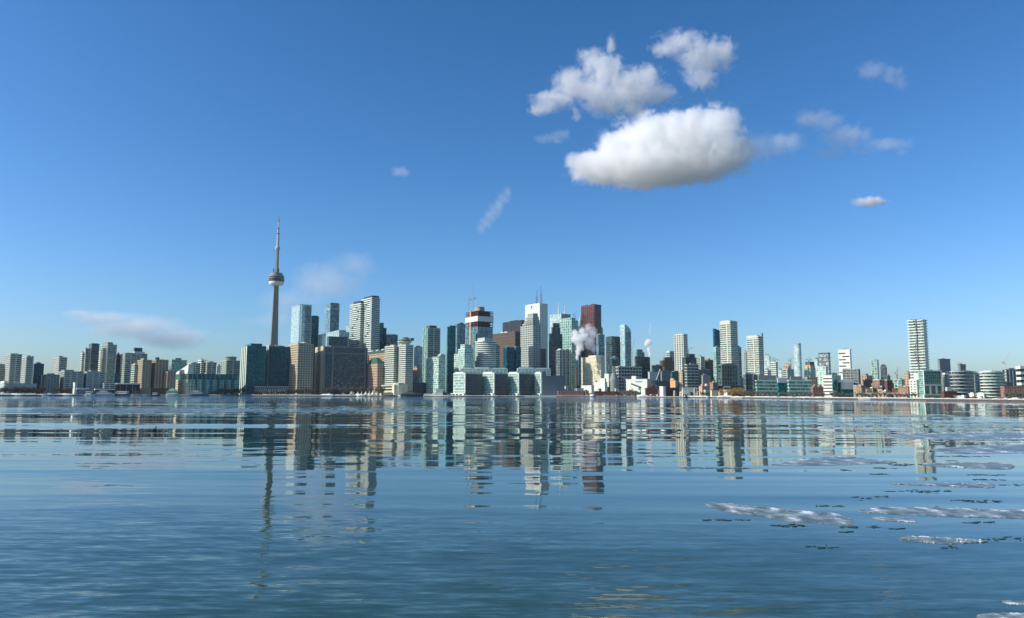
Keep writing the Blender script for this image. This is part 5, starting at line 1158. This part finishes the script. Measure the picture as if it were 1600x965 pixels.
plates('thin_dark_ice', 'thin dark bands of new ice lying on the far water', dark_ice_wave, [(1450, 659, 420, 3, 260, 4, 16), (1300, 650, 500, 3, 200, 3, 14), (1540, 667, 200, 8, 140, 3, 12), (240, 638, 340, 4, 200, 2, 9), (500, 643, 420, 8, 220, 2, 8), (170, 723, 100, 1.4, 24, 4, 14), (165, 758, 90, 1.4, 10, 4, 12)], 9, .008, 'ice')

# ------------------------------------------------------------------ clouds and steam (scattering volumes in closed hulls)
def cloud(name, label, cat, Y, blobs, dens, nscale, namp, gain=3.0, seed=0, depth=.75, hull=1.3, colr=(1, 1, .985), aniso=.2, step=.15, group=None):
    """blobs: (px, row, rx, ry) in photo pixels at distance Y"""
    rr = random.Random(seed); q = Y/F; E = []
    for bx_, by_, rx, ry in blobs:
        dy = rr.uniform(-.3, .3)*rx*q*depth; c = at(bx_, by_, Y+dy); E.append((c, Vector((rx*q, max(rx, ry)*q*depth if rx < 2.5*ry else rx*q*depth*.6, ry*q))))
    C0 = sum((c for c, _ in E), Vector())/len(E)
    bm = bmesh.new()
    for c, r in E:
        bmesh.ops.create_icosphere(bm, subdivisions=3, radius=1, matrix=Matrix.Translation(c-C0) @ Matrix.Diagonal((r.x*hull, r.y*hull, r.z*hull, 1)))
    ext = max((v.co.length for v in bm.verts)); small = min(min(r.x, r.z) for _, r in E)
    m, n = newmat(name+'_volume')
    tc = nd(n, 'ShaderNodeTexCoord'); P = tc.outputs['Object']
    f = None
    for c, r in E:
        v = vmath(n, 'SUBTRACT', P, tuple(c-C0)); v = vmath(n, 'DIVIDE', v, tuple(r)); d = math_(n, 'SUBTRACT', 1.0, vmath(n, 'LENGTH', v, out=1))
        if f is None: f = d
        else:
            x = nd(n, 'ShaderNodeMath', operation='SMOOTH_MAX'); n.links.new(f, x.inputs[0]); n.links.new(d, x.inputs[1]); x.inputs[2].default_value = .18; f = x.outputs[0]
    nz = nd(n, 'ShaderNodeTexNoise'); nz.inputs['Scale'].default_value = nscale/q; nz.inputs['Detail'].default_value = 7; nz.inputs['Roughness'].default_value = .66; nz.inputs['Distortion'].default_value = .6
    mp = nd(n, 'ShaderNodeMapping'); mp.inputs['Location'].default_value = (seed*13.7, seed*5.1, 0); n.links.new(P, mp.inputs[0]); n.links.new(mp.outputs[0], nz.inputs['Vector'])
    g = math_(n, 'ADD', f, math_(n, 'MULTIPLY', math_(n, 'SUBTRACT', nz.outputs[0], .5), namp))
    x = nd(n, 'ShaderNodeMath', operation='MULTIPLY', use_clamp=True); n.links.new(g, x.inputs[0]); x.inputs[1].default_value = gain
    vp = nd(n, 'ShaderNodeVolumePrincipled'); vp.inputs['Color'].default_value = (*colr, 1); vp.inputs['Anisotropy'].default_value = aniso
    n.links.new(math_(n, 'MULTIPLY', x.outputs[0], dens/q), vp.inputs['Density'])
    o = nd(n, 'ShaderNodeOutputMaterial'); n.links.new(vp.outputs[0], o.inputs['Volume'])
    m.cycles.volume_step_rate = step
    me = bpy.data.meshes.new(name); bm.to_mesh(me); bm.free()
    ob = bpy.data.objects.new(name, me); COL.objects.link(ob); ob.location = C0
    if len(E) > 1:
        md = ob.modifiers.new('r', 'REMESH'); md.mode = 'VOXEL'; md.voxel_size = max(ext/60, min(small/2.5, ext/25))
        dg = bpy.context.evaluated_depsgraph_get(); me2 = bpy.data.meshes.new_from_object(ob.evaluated_get(dg)); ob.modifiers.clear(); ob.data = me2; me2.name = name
    ob.data.materials.clear(); ob.data.materials.append(m)
    tag(ob, label, cat, group)
    return ob
CG = 'clouds in the blue sky'
cloud('cloud', 'large bright puffy cloud with flat base, lowest and biggest of the cloud group', 'cloud', 4200,
      [(1000, 262, 78, 34), (1000, 232, 62, 50), (1062, 232, 78, 62), (1118, 218, 48, 55), (1108, 248, 68, 38), (1020, 208, 40, 34), (940, 262, 56, 30), (912, 255, 32, 18), (962, 232, 36, 28), (1142, 236, 38, 40), (1050, 268, 100, 26), (1085, 190, 30, 26), (1138, 188, 24, 22), (1050, 196, 28, 22)], .07, .05, 1.7, 2.6, 1, group=CG)
cloud('cloud', 'faint ragged wisp trailing right from the biggest cloud', 'cloud', 4300, [(1185, 232, 46, 24), (1225, 224, 36, 18)], .02, .06, 2.3, 1.4, 5, colr=(.92, .97, 1), group=CG)
cloud('cloud', 'ragged torn white cloud above and left of the biggest cloud', 'cloud', 4600,
      [(905, 138, 46, 24), (862, 158, 36, 16), (945, 112, 40, 30), (985, 140, 52, 32), (955, 162, 46, 20), (1022, 150, 38, 16), (955, 72, 10, 20), (900, 178, 10, 12), (990, 172, 30, 16), (925, 92, 26, 18), (890, 122, 30, 18), (1010, 120, 30, 20), (940, 145, 44, 26), (845, 172, 22, 10)], .05, .055, 2.9, 1.4, 2, group=CG)
cloud('cloud', 'hook shaped white cloud, highest of the cloud group', 'cloud', 4500, [(1068, 68, 50, 20), (1098, 90, 44, 32), (1124, 84, 28, 30), (1038, 76, 24, 14), (1098, 122, 30, 22), (1136, 96, 16, 14)], .05, .06, 2.9, 1.4, 3, group=CG)
cloud('cloud', 'tiny pale wisp left of the biggest cloud', 'cloud', 4500, [(866, 216, 26, 10), (850, 218, 20, 8), (880, 210, 12, 10)], .02, .09, 2.4, 1.3, 4, colr=(.9, .96, 1), group=CG)
cloud('cloud', 'small faint wisp alone in the upper right sky', 'cloud', 4600, [(1392, 118, 22, 18), (1365, 110, 30, 16), (1405, 128, 16, 16)], .016, .08, 2.6, 1.2, 6, colr=(.97, 1, 1), group=CG)
cloud('cloud', 'thin broken wisp right of the biggest cloud with two brighter flecks', 'cloud', 4700, [(1340, 238, 24, 9), (1408, 239, 12, 6), (1385, 226, 44, 12), (1292, 192, 30, 16), (1300, 240, 34, 12), (1270, 186, 34, 14), (1320, 215, 40, 22)], .022, .07, 2.5, 1.2, 7, colr=(.97, 1, 1), group=CG)
cloud('cloud', 'small bright flat cloud low in the right sky', 'cloud', 5000, [(1356, 316, 26, 8), (1372, 314, 18, 7)], .16, .1, 2.2, 1.6, 8, group=CG)
cloud('cloud', 'tiny faint puff in the middle of the left sky', 'cloud', 5000, [(626, 269, 18, 8)], .03, .1, 2.3, 1.3, 9, group=CG)
cloud('cloud', 'faint slanting streak of cloud left of the big clouds', 'cloud', 5200, [(752, 358, 9, 11), (759, 348, 12, 13), (766, 339, 13, 14), (773, 330, 13, 14), (780, 321, 13, 14), (787, 311, 12, 13), (793, 301, 9, 11)], .026, .09, 1.9, 1.4, 10, colr=(.97, 1, 1), group=CG)
cloud('cloud', 'faint low cloud bank over the far left towers', 'cloud', 9000, [(160, 495, 60, 12), (215, 512, 80, 20), (275, 528, 70, 18), (128, 488, 34, 7)], .04, .03, 2.0, 1.1, 11, colr=(.95, 1, 1), group=CG)
cloud('cloud', 'very faint veil of cloud around the spire tower shaft', 'cloud', 9500, [(430, 498, 46, 16), (510, 440, 60, 40), (550, 415, 40, 24), (455, 470, 60, 24), (415, 500, 40, 12)], .013, .03, 2.0, 1.1, 12, colr=(.95, 1, 1), group=CG)
YS = Ys(901)+110
cloud('steam_plume', 'thick white steam plume rising from the dark chimney stack', 'steam', YS,
      [(901.5, 557, 2.4, 6), (903, 549, 4, 7), (906, 540, 7, 9), (904, 529, 10, 11), (912, 525, 9, 9), (899, 521, 7, 8), (896, 528, 5, 7), (910, 516, 6, 6)], .42, .2, 2.2, 1.8, 21, aniso=0, step=.3)
cloud('steam_plume', 'thin drifting steam veil right of the thick white plume', 'steam', YS+14, [(922, 535, 9, 12), (926, 520, 9, 11), (919, 512, 8, 9), (928, 543, 6, 9)], .13, .16, 1.9, 1.7, 22, aniso=0)
cloud('steam_plume', 'small white steam plume left of the lone beige tower', 'steam', Ys(1015)+300, [(1015, 553, 2.2, 5), (1014, 545, 3.2, 6), (1011, 536, 5, 5), (1014, 533, 6, 5)], .5, .25, .9, 3, 23, aniso=0)
cloud('steam_plume', 'faint thin steam streak high above the small plume', 'steam', Ys(1015)+305, [(1015, 518, 2.5, 8), (1016, 508, 2, 8)], .05, .25, 1.1, 2, 24, aniso=0)

# ------------------------------------------------------------------ thin cold haze over the harbour
bm = bmesh.new(); box(bm, -4600, 4600, -300, 3800, -1.5, 640)
m, n = newmat('haze_air'); vp = nd(n, 'ShaderNodeVolumePrincipled'); vp.inputs['Color'].default_value = (.80, .92, 1, 1); vp.inputs['Density'].default_value = .000013
o = nd(n, 'ShaderNodeOutputMaterial'); n.links.new(vp.outputs[0], o.inputs['Volume'])
o = link_mesh('haze', bm, m); o['kind'] = 'stuff'; o['label'] = 'thin pale winter haze in the air over the harbour'; o['category'] = 'haze'
